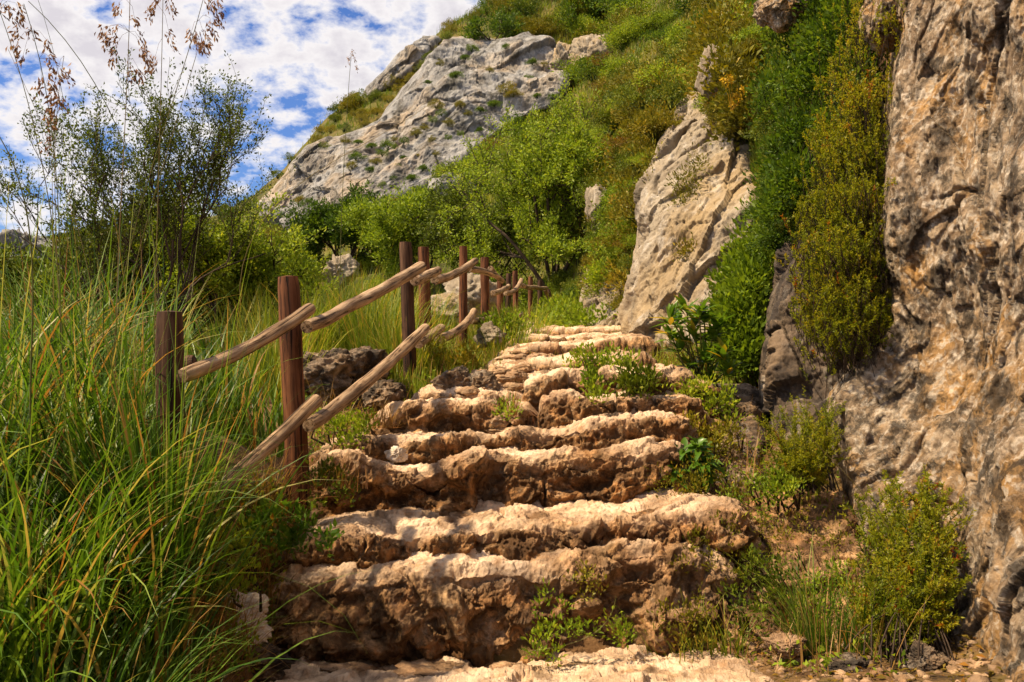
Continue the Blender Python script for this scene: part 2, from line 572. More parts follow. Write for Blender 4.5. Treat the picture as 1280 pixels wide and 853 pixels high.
M['darkface'] = rock_mat('dark streaked rock', [(0.28, (0.065, 0.047, 0.034)), (0.5, (0.18, 0.13, 0.092)), (0.75, (0.34, 0.265, 0.19))],
                         scale=4.0, ochre=(0.24, 0.15, 0.07), ochre_amt=0.4, dark=(0.025, 0.021, 0.02), dark_pos=0.54, dark_amt=0.85,
                         light=(0.42, 0.37, 0.31), light_pos=0.64, light_amt=0.5, bump=0.9, fine=45, dist=0.03, stretch=(1, 1, 0.45))
M['stone'] = rock_mat('pale stone', [(0.3, (0.42, 0.33, 0.25)), (0.7, (0.62, 0.53, 0.43))], scale=20, dark_amt=0.2, bump=0.4, fine=140, dist=0.004)
M['soil'] = rock_mat('dry stony soil', [(0.3, (0.07, 0.036, 0.016)), (0.5, (0.17, 0.092, 0.038)), (0.75, (0.31, 0.185, 0.085))],
                     scale=9, ochre=(0.12, 0.10, 0.025), ochre_amt=0.5, dark=(0.02, 0.014, 0.01), light=(0.34, 0.25, 0.16), light_pos=0.68, bump=0.9, fine=90, dist=0.02)
M['hill'] = rock_mat('dry grassy hillside', [(0.3, (0.045, 0.05, 0.012)), (0.5, (0.10, 0.095, 0.022)), (0.75, (0.17, 0.14, 0.035))],
                     scale=0.9, ochre=(0.16, 0.10, 0.03), ochre_amt=0.6, dark=(0.03, 0.04, 0.01), light=(0.25, 0.2, 0.1), light_pos=0.7, bump=1.0, fine=14, dist=0.08)
M['post'] = wood_mat('red brown post wood', (0.028, 0.011, 0.006), (0.125, 0.046, 0.020), (0.24, 0.10, 0.045))
M['darkpost'] = wood_mat('dark weathered post wood', (0.014, 0.008, 0.006), (0.06, 0.028, 0.016), (0.14, 0.075, 0.042))
M['rail'] = wood_mat('sun bleached rail wood', (0.060, 0.034, 0.018), (0.29, 0.185, 0.105), (0.52, 0.385, 0.255), 1.8)
M['bark'] = wood_mat('shrub bark', (0.02, 0.014, 0.01), (0.055, 0.036, 0.024), (0.11, 0.08, 0.055))
G3 = lambda a, b, c, d: [(0.05, a), (0.4, b), (0.75, c), (1.0, d)]
M['grass'] = leaf_mat('tall grass', [(0.0, (0.021, 0.056, 0.005)), (0.40, (0.070, 0.151, 0.012)), (0.66, (0.174, 0.273, 0.028)), (0.80, (0.348, 0.348, 0.104)), (0.88, (0.348, 0.220, 0.070)), (1.0, (0.278, 0.110, 0.026))], trans=0.42, rough=0.42, var=0.0, spec=0.3)
M['drygrass'] = leaf_mat('yellow green grass', [(0.0, (0.081, 0.133, 0.009)), (0.4, (0.168, 0.226, 0.017)), (0.75, (0.302, 0.290, 0.035)), (1.0, (0.464, 0.302, 0.070))], trans=0.4, var=0.0)
M['straw'] = leaf_mat('dry straw', G3((0.20, 0.11, 0.03), (0.30, 0.17, 0.05), (0.38, 0.24, 0.09), (0.30, 0.12, 0.025)), trans=0.3, var=0.0)
M['fresh'] = leaf_mat('fresh green leaves', G3((0.072, 0.122, 0.008), (0.168, 0.249, 0.016), (0.284, 0.365, 0.026), (0.394, 0.418, 0.046)), trans=0.42)
M['mid'] = leaf_mat('mid green leaves', G3((0.037, 0.060, 0.006), (0.093, 0.133, 0.009), (0.174, 0.209, 0.014), (0.290, 0.267, 0.029)), trans=0.26)
M['dark'] = leaf_mat('dark green leaves', G3((0.021, 0.049, 0.005), (0.052, 0.104, 0.008), (0.110, 0.174, 0.013), (0.197, 0.244, 0.023)), trans=0.42)
M['olive'] = leaf_mat('olive green leaves', G3((0.058, 0.060, 0.006), (0.139, 0.137, 0.009), (0.232, 0.203, 0.014), (0.348, 0.244, 0.026)), trans=0.26)
M['heath'] = leaf_mat('heath needles', [(0.0, (0.05, 0.085, 0.003)), (0.35, (0.15, 0.19, 0.007)), (0.7, (0.29, 0.29, 0.012)), (0.90, (0.38, 0.29, 0.018)), (0.96, (0.34, 0.12, 0.012)), (1.0, (0.24, 0.04, 0.008))], trans=0.5, var=0.1)
M['rust'] = leaf_mat('rusty dry leaves', G3((0.07, 0.048, 0.006), (0.15, 0.105, 0.012), (0.22, 0.14, 0.018), (0.28, 0.11, 0.015)), trans=0.26)
M['glossy'] = leaf_mat('glossy leaves', [(0.0, (0.035, 0.085, 0.008)), (0.5, (0.085, 0.175, 0.012)), (0.85, (0.17, 0.26, 0.02)), (0.93, (0.40, 0.30, 0.02)), (1.0, (0.42, 0.20, 0.02))], trans=0.38, rough=0.35, var=0.0, spec=0.4)
M['shrub'] = leaf_mat('small shrub leaves', G3((0.028, 0.050, 0.006), (0.07, 0.105, 0.012), (0.13, 0.165, 0.018), (0.20, 0.21, 0.03)), trans=0.4)
M['seed'] = leaf_mat('brown grass seed', G3((0.12, 0.055, 0.035), (0.20, 0.10, 0.06), (0.30, 0.17, 0.10), (0.36, 0.22, 0.13)), trans=0.35, var=0.0)
M['stalk'] = leaf_mat('grass stalk', G3((0.07, 0.085, 0.02), (0.11, 0.12, 0.03), (0.19, 0.16, 0.05), (0.26, 0.16, 0.07)), trans=0.2, var=0.0)
M['flower'] = leaf_mat('yellow flowers', G3((0.45, 0.25, 0.01), (0.55, 0.36, 0.02), (0.6, 0.42, 0.03), (0.6, 0.45, 0.05)), trans=0.3, var=0.0)

# ------------------------------------------------------------------ terrain
XW = ([-8, 0, 2.5, 4, 4.7, 6, 7.5, 9, 11, 13, 16, 20], [1.9, 2.0, 2.2, 2.5, 2.35, 2.1, 1.75, 1.75, 1.6, 1.8, 3.0, 5.0])
HW = ([-8, 5, 8, 12, 16, 20], [3.4, 3.4, 2.3, 1.9, 0.7, 0.0])


def wallterm(x, y):
    return np.interp(y, *HW) * sstep(0, 0.8, x - np.interp(y, *XW))


ctrl_px = [  # (column, row, distance): where the ground is seen or known to pass
    (372, 622, 3.87), (512, 482, 5.9), (535, 458, 7.2), (579, 441, 8.5), (606, 434, 9.5), (627, 420, 13), (663, 410, 17), (690, 404, 19),
    (210, 738, 3.0), (60, 830, 2.6), (330, 560, 4.6), (300, 470, 7), (430, 450, 7), (440, 405, 11), (320, 425, 11), (200, 440, 12), (0, 440, 15),
    (480, 345, 24), (400, 350, 25), (560, 330, 29), (300, 345, 28), (180, 352, 32), (0, 350, 34),
    (330, 242, 56), (250, 272, 52), (100, 292, 48), (0, 305, 48), (400, 155, 57), (470, 112, 58), (540, 52, 58), (600, 15, 58), (700, -40, 60),
    (640, 50, 53.5), (620, 165, 46.5), (480, 262, 42.5), (340, 280, 46), (500, 160, 50), (560, 230, 41), (700, 110, 49),
    (600, 230, 37), (620, 285, 32), (680, 345, 25), (740, 240, 27), (740, 160, 36), (780, 40, 47), (820, 100, 30), (860, -20, 40), (900, 60, 22), (930, -40, 26),
    (700, 398, 15), (740, 400, 12), (800, 300, 15.0), (790, 210, 19.0),
    (740, 416, 9.8), (340, 855, 3.42), (420, 860, 3.42), (480, 870, 3.1), (330, 890, 3.0), (850, 860, 3.2), (370, 745, 3.65), (400, 690, 3.9), (420, 660, 4.15), (440, 600, 4.45), (420, 575, 4.6), (820, 660, 4.1), (820, 560, 4.5), (720, 438, 6.9), (720, 470, 5.6), (700, 520, 4.8), (640, 565, 4.45), (640, 640, 4.0), (620, 725, 3.55), (620, 845, 3.5), (620, 850, 3.0),
    (880, 520, 5.3), (900, 625, 4.3), (1000, 670, 4.05), (1000, 760, 3.6), (900, 830, 3.4), (1150, 825, 3.05), (1000, 855, 2.9), (300, 790, 3.2)]
ctrl_w = [  # world points outside the picture
    (0, 1.5, -1.42), (-1, 1.0, -1.45), (1, 1.0, -1.4), (0, -3, -1.7), (-3, 3, -1.35), (-3, -3, -2), (-6, 4, -2.0), (-12, 6, -3.5), (-12, -3, -5), (-30, 20, -6), (-60, 20, -16), (-60, 60, -4), (-30, 0, -10),
    (-25, 78, 1), (-12, 85, 5), (5, 85, 17), (-50, 110, -8), (5, 120, 15), (60, 120, 45), (30, 60, 36), (30, 30, 26), (60, 30, 45), (10, 10, 9.5), (6, 5, 6.3), (3.6, 2, 4.5), (9, 0, 8), (10, -6, 8), (4, -6, 4), (5, 14, 6.5), (20, 0, 16), (60, -6, 40)]
cp = P(*np.array(ctrl_px).T)
cp = np.concatenate([cp, np.array(ctrl_w, float)])
stair_rows = slice(ctrl_px.index((740, 416, 9.8)), ctrl_px.index((620, 850, 3.0)) + 1)
cp[stair_rows, 2] -= 0.14
_tps = tps_fit(cp[:, :2] / 10.0, cp[:, 2] - wallterm(cp[:, 0], cp[:, 1]), 1e-4)


def Hraw(x, y):
    z = _tps(np.stack([x, y], -1) / 10.0) + wallterm(x, y)
    dd = np.sqrt(x * x + y * y)
    p = np.stack([x, y, np.zeros_like(x)], -1)
    amp = np.clip((dd - 4) / 30, 0.0, 1)
    z = z + amp * (1.1 * fbm(p * 0.16, 4, 3) + 0.35 * fbm(p * 0.7, 3, 5)) + 0.03 * fbm(p * 3.1, 4, 8)
    return z


def axis_coords(lo, hi, c, s0, g):
    out = [c]; s = s0
    while out[-1] < hi:
        out.append(out[-1] + s); s *= g
    left = [c]; s = s0
    while left[-1] > lo:
        left.append(left[-1] - s); s *= g
    return np.array(left[:0:-1] + out)


gx = axis_coords(-120, 120, 0.3, 0.06, 1.022)
gy = axis_coords(-12, 160, 4.0, 0.07, 1.018)
GX, GY = np.meshgrid(gx, gy)
GZ = Hraw(GX, GY)


def H(x, y):
    """bilinear ground height"""
    x = np.asarray(x, float); y = np.asarray(y, float)
    fi = np.clip(np.interp(x, gx, np.arange(len(gx))), 0, len(gx) - 1.001)
    fj = np.clip(np.interp(y, gy, np.arange(len(gy))), 0, len(gy) - 1.001)
    i = fi.astype(int); j = fj.astype(int); a = fi - i; b = fj - j
    return (GZ[j, i] * (1 - a) * (1 - b) + GZ[j, i + 1] * a * (1 - b) + GZ[j + 1, i] * (1 - a) * b + GZ[j + 1, i + 1] * a * b)


def hit(px, py, d0=2.2, d1=95.0):
    """first point of the ground along the ray through a pixel (nan where it meets the sky)"""
    px = np.atleast_1d(np.asarray(px, float)); py = np.atleast_1d(np.asarray(py, float))
    ds = np.geomspace(d0, d1, 420)
    res = np.full((len(px), 3), np.nan)
    alive = np.ones(len(px), bool)
    for k, d in enumerate(ds):
        idx = np.where(alive)[0]
        if not len(idx): break
        p = P(px[idx], py[idx], d)
        h = H(p[:, 0], p[:, 1])
        w = p[:, 2] <= h
        q = p[w]; q[:, 2] = h[w]
        res[idx[w]] = q
        alive[idx[w]] = False
    return res


tm = MB()
tm.add(np.stack([GX, GY, GZ], -1).reshape(-1, 3), grid_faces(len(gy), len(gx)),
       np.zeros(GX.size))
me = tm.mesh('hillside', [M['soil'], M['hill']], True)
cy = (GY[:-1, :-1] + GY[1:, 1:]).ravel() / 2
cxx = (GX[:-1, :-1] + GX[1:, 1:]).ravel() / 2
far = (np.sqrt(cxx ** 2 + cy ** 2) + 2.5 * perlin(np.stack([cxx, cy, cxx * 0], -1) * 0.6)) > 9.0
me.polygons.foreach_set('material_index', far.astype(np.int32))
tag(link('hillside', me), 'rough stony hillside with dry grass that carries the path', None, None, 'structure')


# ------------------------------------------------------------------ rock faces built as displaced reliefs with depth
class Relief:
    def __init__(self, rows, ctrl, rnd=25.0, back=1.0, bumpf=None):
        self.rows = np.array(rows, float)
        c = np.array(ctrl, float)
        self.dep = tps_fit(c[:, :2] / 300.0, c[:, 2], 1e-3)
        self.rnd, self.back, self.bumpf = rnd, back, bumpf

    def lr(self, py):
        return np.interp(py, self.rows[:, 0], self.rows[:, 1]), np.interp(py, self.rows[:, 0], self.rows[:, 2])

    def depth(self, px, py):
        l, r = self.lr(py)
        e = np.minimum(np.minimum(px - l, r - px), np.minimum(py - self.rows[0, 0], self.rows[-1, 0] - py))
        t = np.clip(e / self.rnd, 0, 1)
        d = self.dep(np.stack([px, py], -1) / 300.0)
        d = d + self.back * (1 - t) ** 2.2
        if self.bumpf is not None:
            d = d - self.bumpf(px, py)
        return d

    def grid(self, nu, nv):
        v = np.linspace(self.rows[0, 0], self.rows[-1, 0], nv)
        l, r = self.lr(v)
        # outline roughened a little so that the edges are not straight
        k = perlin(np.stack([v / 14.0, v * 0, v * 0], -1), 3) * 0.012
        u = np.linspace(0, 1, nu)
        px = l[:, None] + (r - l)[:, None] * (u[None] + k[:, None] * (1 - u[None]))
        py = np.repeat(v[:, None], nu, 1)
        return P(px, py, self.depth(px, py))

    def point(self, px, py):
        return P(px, py, self.depth(np.asarray(px, float), np.asarray(py, float)))


def rock_disp(p, s, seed, style='crag'):
    """craggy relief, in metres for features of size s"""
    w3 = np.stack([perlin(p * (0.9 / s), seed + k) for k in (1, 2, 3)], -1)
    q = p + w3 * 0.45 * s
    d = 0.60 * fbm(q * (0.8 / s), 3, seed) 
    if style == 'slab':
        q = p + w3 * 0.12 * s
        d = d + 0.07 * (fbm(q * np.array([3.4, 3.4, 1.0]) / s, 5, seed + 21, gain=0.6, ridged=True) - 0.3)
        d = d + 0.20 * fbm(q * (2.4 / s), 7, seed + 33, gain=0.58)
        cr = perlin(q * np.array([0.9, 0.9, 2.2]) / s, seed + 44)
        d = d - 0.10 * np.exp(-(cr / 0.04) ** 2) * sstep(0.0, 0.3, perlin(p * (1.1 / s), seed + 46))
        d = d + 0.16 * facets(q * np.array([1.1, 1.1, 1.6]) / s, seed + 7) + 0.05 * facets(q * (3.6 / s), seed + 8)
        w = worley(q * (9.0 / s), seed)
        d = d - 0.10 * np.clip(0.40 - w, 0, 1) / 0.40 * sstep(0.0, 0.25, perlin(p * (1.3 / s), seed + 9))
        return d * s
    d = d + 0.30 * fbm(q * np.array([1, 1, 0.7]) * (2.3 / s), 5, seed + 33, gain=0.60)
    d = d + 0.085 * (fbm(p * np.array([1, 1, 0.75]) * (6.5 / s), 5, seed + 61, gain=0.62, ridged=True) - 0.3)
    d = d + 0.24 * facets(q * np.array([1.5, 1.5, 0.8]) / s, seed + 7) + 0.10 * facets(q * np.array([4.2, 4.2, 3.0]) / s, seed + 8) + 0.03 * facets(q * (11.0 / s), seed + 12)
    cr = perlin(q * np.array([1.7, 1.7, 0.6]) / s, seed + 44)
    d = d - 0.30 * np.exp(-(cr / 0.028) ** 2) * sstep(-0.15, 0.3, perlin(p * (0.9 / s), seed + 46))
    w = worley(q * (5.0 / s), seed)
    d = d - 0.16 * np.clip(0.40 - w, 0, 1) / 0.40 * sstep(-0.05, 0.25, perlin(p * (1.5 / s), seed + 9))
    w2 = worley(q * (12.0 / s), seed + 3)
    d = d - 0.050 * np.clip(0.42 - w2, 0, 1) / 0.42 * sstep(-0.1, 0.3, perlin(p * (2.2 / s), seed + 91))
    return d * s


def relief_rock(name, rl, nu, nv, s, amp, seed, mat, parent=None, style='crag', skirt=None, tint=0.5):
    G = rl.grid(nu, nv)
    n = -grid_normals(G)
    vd = unit(G)
    if (n * vd).sum(-1).mean() > 0: n = -n
    for _ in range(3):                                      # smooth the direction so that bumps never fold over each other
        n[1:-1] = (n[:-2] + n[1:-1] * 2 + n[2:]) / 4
        n[:, 1:-1] = (n[:, :-2] + n[:, 1:-1] * 2 + n[:, 2:]) / 4
    n = unit(n - vd * 0.55)
    bu = np.minimum(np.arange(nu), np.arange(nu)[::-1]) / (0.05 * nu); bv = np.minimum(np.arange(nv), np.arange(nv)[::-1]) / (0.04 * nv)
    D = rock_disp(G, s, seed, style) * amp * np.clip(np.minimum(bu[None], bv[:, None]), 0.15, 1)
    G2 = G + unit(n * 1.0 - vd * 0.3) * D[..., None]
    # skirt: carry the border away from the viewer into the hill so that the rock has a body
    sk = skirt if skirt is not None else rl.back * 2 + 0.4
    border = [G2[0, :], G2[:, -1], G2[-1, ::-1], G2[::-1, 0]]
    mb = MB()
    mb.add(G2.reshape(-1, 3), grid_faces(nv, nu), tint)
    for b in border:
        far_ = b + unit(b) * sk + np.array([0, 0, -0.15 * sk])
        mb.add(np.concatenate([b, far_]), grid_faces(2, len(b), True), 0.5)
    return link(name, mb.mesh(name, mat, True), parent)


def ico(sub):
    import bmesh
    bm = bmesh.new()
    bmesh.ops.create_icosphere(bm, subdivisions=sub, radius=1)
    V = np.array([v.co[:] for v in bm.verts]); Fc = np.array([[v.index for v in f.verts] for f in bm.faces])
    bm.free()
    return V, Fc


ICO = {k: ico(k) for k in (3, 4, 5, 6)}


def boulder(name, px, py, d, wpx, hpx, seed, mat, sub=5, deep=1.0, sink=0.0, rough=1.0, label=None, cat=None, parent=None, rot=None, group=None):
    """closed rock: a sphere cut by random planes, then roughened; box (wpx x hpx) centred at the pixel"""
    V, Fc = ICO[sub]
    g = np.random.default_rng(seed)
    r = np.ones(len(V))
    for _ in range(20):
        nn = rand_unit(1, g)[0]; off = g.uniform(0.52, 0.92)
        dt = V @ nn
        r = np.minimum(r, np.where(dt > 0.05, off / np.maximum(dt, 0.05), 9))
    W = V * r[:, None]
    W = W + V * (0.16 * fbm(V * 1.6 + seed, 4, seed) + 0.11 * fbm(V * 4.5 + seed, 5, seed + 3, ridged=True, gain=0.6) + 0.04 * fbm(V * 16 + seed, 4, seed + 4) + 0.14 * facets(V * 2.2 + seed, seed + 5) + 0.05 * facets(V * 6 + seed, seed + 6))[:, None] * rough
    mn, mx = W.min(0), W.max(0)
    W = (W - (mn + mx) / 2) / (mx - mn) * 2
    c = P(px, py, d)
    sx, sz = wpx * d / F / 2, hpx * d / F / 2
    W = W * np.array([sx, (sx + sz) / 2 * deep, sz])
    mb = MB(); mb.add(W, Fc, 0.35)
    o = link(name, mb.mesh(name, mat, True), parent, Vector(c + np.array([0, (sx + sz) / 4 * deep, -sink])))
    if rot: o.rotation_euler = rot
    if label: tag(o, label, cat or 'rock', group)
    return o


# big pale outcrop on the hill
cliff_far = empty('limestone_outcrop', Vector(P(480, 275, 43)))
tag(cliff_far, 'broad pale grey limestone outcrop dotted with dark tufts on the hillside', 'rock face')
RO = Relief([(46, 566, 600), (60, 550, 692), (75, 536, 714), (90, 522, 724), (110, 503, 713), (130, 487, 702), (150, 472, 655), (170, 424, 625), (185, 378, 608), (200, 366, 592), (220, 352, 566), (240, 336, 528), (255, 322, 495), (270, 326, 470), (285, 348, 415), (294, 362, 380)],
            [(590, 46, 51), (690, 60, 50), (620, 160, 43.5), (700, 110, 46), (480, 255, 39.5), (330, 270, 44), (490, 130, 48), (560, 110, 45.5), (420, 200, 44), (540, 190, 42), (370, 290, 42)], rnd=16, back=2.2)
o = relief_rock('rock_face', RO, 460, 330, 4.6, 0.55, 11, M['outcrop'], cliff_far, 'slab', skirt=5)
RO2 = Relief([(46, 535, 548), (58, 510, 545), (68, 496, 537), (90, 478, 515), (108, 458, 490), (126, 450, 468)], [(540, 46, 55.5), (450, 126, 54.5), (500, 70, 54), (500, 100, 53), (470, 100, 54)], rnd=9, back=1.5)
o2 = relief_rock('rock_shoulder', RO2, 110, 110, 3.6, 0.5, 12, M['outcrop'], cliff_far, 'slab', skirt=4)
for ob in (o, o2):
    ob.matrix_parent_inverse = cliff_far.matrix_world.inverted()
    ob.location = -cliff_far.location if False else (0, 0, 0)
bpy.context.view_layer.update()
for ob in (o, o2):
    ob.matrix_parent_inverse = cliff_far.matrix_world.inverted()

# rock faces beside the path
RM = Relief([(112, 862, 915), (130, 846, 935), (180, 822, 955), (220, 808, 960), (260, 800, 962), (300, 795, 960), (350, 788, 952), (400, 782, 945), (460, 778, 940)],
            [(850, 140, 9.8), (920, 180, 8.8), (800, 260, 8.9), (930, 300, 7.3), (785, 400, 8.0), (930, 440, 6.2), (860, 300, 8.0), (780, 455, 7.5), (870, 400, 7.2)], rnd=30, back=0.9)
tag(relief_rock('tall_crag', RM, 240, 380, 1.3, 0.34, 21, M['face']), 'tall grey rock face beside the top of the stone stairs', 'rock face')
RF = Relief([(322, 745, 765), (345, 732, 782), (380, 724, 790), (420, 716, 795)], [(755, 322, 11.8), (725, 400, 11), (790, 400, 10.2), (790, 340, 11.0), (720, 420, 10.6)], rnd=16, back=0.8)
tag(relief_rock('small_crag', RF, 80, 100, 0.9, 0.36, 22, M['face']), 'small grey rock face where the path bends away', 'rock face')
RD = Relief([(270, 985, 1130), (300, 975, 1130), (350, 968, 1130), (400, 957, 1130), (450, 949, 1130), (500, 946, 1130), (560, 945, 1130), (600, 950, 1130)],
            [(985, 270, 5.4), (960, 450, 4.95), (950, 590, 4.55), (1120, 300, 4.85), (1120, 450, 4.6), (1120, 590, 4.2), (1030, 450, 4.75), (1000, 330, 5.1)], rnd=22, back=0.5)
tag(relief_rock('dark_crag', RD, 150, 240, 0.8, 0.36, 23, M['darkface']), 'narrow dark streaked rock face under the heath shrub', 'rock face')


def near_bump(px, py):
    e = np.interp(py, [-300, 0, 100, 200, 300, 380, 460, 540, 600, 680, 760, 860, 960], [1190, 1205, 1228, 1220, 1214, 1228, 1222, 1200, 1196, 1214, 1228, 1238, 1240])
    e = e + 10 * perlin(np.stack([py / 40, px * 0, px * 0], -1), 77)
    return 0.30 * sstep(-25, 70, px - e)


RC = Relief([(-420, 1170, 1560), (0, 1122, 1560), (60, 1116, 1560), (150, 1106, 1560), (230, 1096, 1560), (300, 1090, 1560), (345, 1098, 1560), (400, 1100, 1560), (440, 1082, 1560), (480, 1040, 1560), (520, 1022, 1560), (560, 1030, 1560),
             (600, 1045, 1560), (650, 1058, 1560), (700, 1080, 1560), (750, 1110, 1560), (800, 1150, 1560), (860, 1175, 1560), (980, 1190, 1560)],
            [(1130, -400, 5.2), (1120, 0, 4.55), (1090, 300, 4.3), (1100, 420, 4.35), (1030, 520, 4.35), (1060, 640, 3.85), (1190, 820, 3.0), (1200, 960, 2.7), (1200, 100, 4.15), (1200, 300, 3.95), (1160, 560, 3.8), (1200, 700, 3.3),
             (1280, 0, 3.85), (1280, 300, 3.65), (1280, 600, 3.25), (1280, 850, 2.75), (1560, 0, 3.5), (1560, 400, 3.25), (1560, 900, 2.6), (1560, -400, 3.9)], rnd=26, back=0.55, bumpf=near_bump)
tag(relief_rock('cliff_wall', RC, 500, 720, 0.60, 0.34, 31, M['cliff'], skirt=2.0), 'massive tan and grey pitted cliff wall rising beside the steps', 'rock face')

# rocky bank between the stairs and the cliff
RB = Relief([(592, 905, 1040), (615, 880, 1075), (650, 868, 1090), (700, 862, 1100), (750, 872, 1105), (790, 890, 1100), (830, 900, 1080)],
            [(960, 592, 4.45), (1060, 610, 4.25), (870, 660, 3.95), (960, 660, 3.95), (1080, 680, 3.75), (870, 760, 3.65), (980, 740, 3.6), (1090, 760, 3.4), (950, 820, 3.4)], rnd=26, back=0.3)
tag(relief_rock('rock_bank', RB, 220, 240, 0.42, 0.42, 33, M['step'], skirt=0.6, tint=0.12), 'lumpy rock bank between the lower steps and the cliff', 'rock')
RB2 = Relief([(480, 880, 930), (500, 858, 955), (540, 850, 965), (580, 848, 968), (625, 845, 965)], [(900, 482, 5.2), (860, 560, 4.7), (950, 560, 4.6), (900, 620, 4.35)], rnd=24, back=0.3)
tag(relief_rock('rock_bank', RB2, 110, 140, 0.4, 0.42, 34, M['boulder'], skirt=0.6), 'grey rock ledge behind the leafy rosette plant', 'rock')

# single boulders
BL = [
    ('boulder', 418, 476, 5.5, 136, 86, 41, 'boulder', 'dark lichened boulder behind the rails and the tall post'),
    ('boulder', 478, 500, 5.3, 60, 50, 42, 'boulder', 'small lichened rock at the foot of the dark boulder'),
    ('boulder', 590, 372, 13.5, 84, 66, 43, 'face', 'pale grey boulder seen between the fence posts'),
    ('boulder', 545, 390, 12.0, 90, 50, 44, 'face', 'low grey boulder lying behind the lower rail'),
    ('boulder', 424, 340, 21, 46, 48, 45, 'face', 'upright pale rock in the bushes below the outcrop'),
    ('boulder', 282, 786, 3.25, 108, 84, 46, 'stone', 'tan rock half hidden in the grass beside the lowest riser'),
    ('boulder', 300, 832, 3.2, 130, 46, 47, 'boulder', 'flat brown rock in the grass at the foot of the stairs'),
    ('boulder', 494, 569, 4.34, 31, 22, 48, 'stone', 'small white stone lying on a step'),
    ('boulder', 566, 480, 5.15, 58, 46, 49, 'boulder', 'black stained rock above the squared block'),
    ('boulder', 604, 484, 5.12, 56, 44, 50, 'boulder', 'second black stained rock beside the gravelly ramp'),
    ('boulder', 742, 62, 45.5, 62, 52, 51, 'face', 'tan boulder high on the slope beside the outcrop'),
    ('boulder', 706, 76, 47, 40, 54, 52, 'face', 'tan boulder leaning on the edge of the outcrop'),
    ('boulder', 978, 8, 5.9, 62, 64, 53, 'cliff', 'brown rock jutting out at the top of the creeper'),
    ('boulder', 1106, 22, 4.75, 50, 84, 54, 'cliff', 'brown rock wedged beside the cliff top'),
    ('boulder', 560, 232, 34, 56, 34, 55, 'outcrop', 'flat pale rock below the outcrop'),
    ('boulder', 582, 226, 33, 34, 26, 56, 'outcrop', 'small pale rock below the outcrop beside the green tree'),
    ('boulder', 752, 264, 12.0, 40, 70, 57, 'face', 'pale rock showing through the bushes above the path bend'),
    ('boulder', 20, 318, 36, 90, 70, 58, 'outcrop', 'far grey rock behind the tall grass'),
    ('boulder', 120, 306, 40, 70, 36, 59, 'outcrop', 'far low grey rock behind the thin shrub'),
    ('boulder', 889, 88, 8.6, 36, 74, 60, 'face', 'narrow grey rock above the tall rock face'),
    ('boulder', 1075, 838, 2.98, 84, 34, 71, 'boulder', 'flat brown rock in front of the upright heath shrub'),
    ('boulder', 1165, 828, 2.92, 66, 44, 72, 'boulder', 'lichened rock wedged between the heath shrub and the cliff'),
    ('boulder', 1228, 846, 2.80, 70, 36, 73, 'step', 'low tan rock at the very foot of the cliff'),
    ('boulder', 985, 812, 3.2, 58, 30, 74, 'step', 'small tan rock beside the bright grass tuft'),
    ('boulder', 612, 418, 8.0, 44, 34, 61, 'face', 'small grey rock under the far fence rails'),
]
for nm, px, py, d, w, h, sd, mt, lb in BL:
    boulder(nm, px, py, d, w, h, sd, M[mt], 6 if w > 50 and d < 6 else (5 if w > 30 else 4), label=lb, cat='boulder' if 'boulder' in lb else 'rock' if 'rock' in lb else 'stone')

# ------------------------------------------------------------------ the stairs
ST = [  # distance, rows of the foot, rows of the edge (column, row)
    (2.75, [(300, 1000), (1000, 1000)], [(250, 905), (330, 893), (500, 897), (700, 895), (860, 890), (1000, 885)]),
    (3.50, [(320, 834), (450, 835), (600, 832), (700, 828), (880, 812)], [(322, 745), (352, 728), (400, 718), (480, 716), (560, 711), (620, 709), (680, 714), (750, 703), (820, 694), (890, 690)]),
    (3.72, [(350, 712), (420, 706), (500, 700), (600, 698), (700, 693), (800, 687), (890, 678)], [(352, 700), (385, 672), (430, 664), (480, 665), (560, 672), (610, 664), (660, 660), (720, 662), (760, 650), (800, 652), (860, 640), (920, 632)]),
    (4.15, [(400, 642), (500, 634), (600, 632), (700, 630), (860, 620)], [(395, 585), (412, 574), (440, 571), (470, 578), (520, 590), (556, 582), (590, 569), (620, 564), (660, 572), (700, 563), (760, 565), (800, 560), (850, 549)]),
    (4.42, [(410, 573), (520, 584), (600, 565), (700, 561), (840, 547)], [(402, 562), (430, 553), (480, 549), (516, 551), (580, 547), (633, 545), (670, 537), (715, 531), (742, 522), (790, 518), (840, 522)]),
    (4.72, [(490, 546), (600, 546), (670, 533), (740, 523), (840, 516)], [(490, 510), (505, 502), (560, 500), (618, 503), (640, 512), (662, 510), (690, 495), (715, 491), (735, 499), (765, 494), (790, 492), (830, 494), (850, 500)]),
    (4.95, [(540, 503), (650, 502), (740, 497), (840, 492)], [(540, 492), (600, 490), (640, 492), (652, 480), (675, 468), (705, 463), (740, 470), (770, 461), (800, 464), (850, 462)]),
    (5.70, [(620, 474), (700, 465), (800, 460)], [(610, 462), (640, 455), (668, 447), (700, 449), (730, 446), (770, 450), (810, 444)]),
    (6.80, [(640, 446), (720, 444), (800, 441)], [(640, 436), (660, 429), (700, 432), (745, 429), (785, 421), (805, 420)]),
    (8.20, [(645, 431), (720, 428), (800, 424)], [(650, 424), (680, 421), (710, 424), (760, 420), (800, 416)]),
    (10.0, [(650, 422), (790, 417)], [(655, 417), (690, 413), (720, 411), (750, 409), (790, 408)]),
]
stairs = empty('stone_stairway', (0, 0, 0))
tag(stairs, 'worn rock-cut stone stairway climbing between the fence and the cliff', 'stairs')


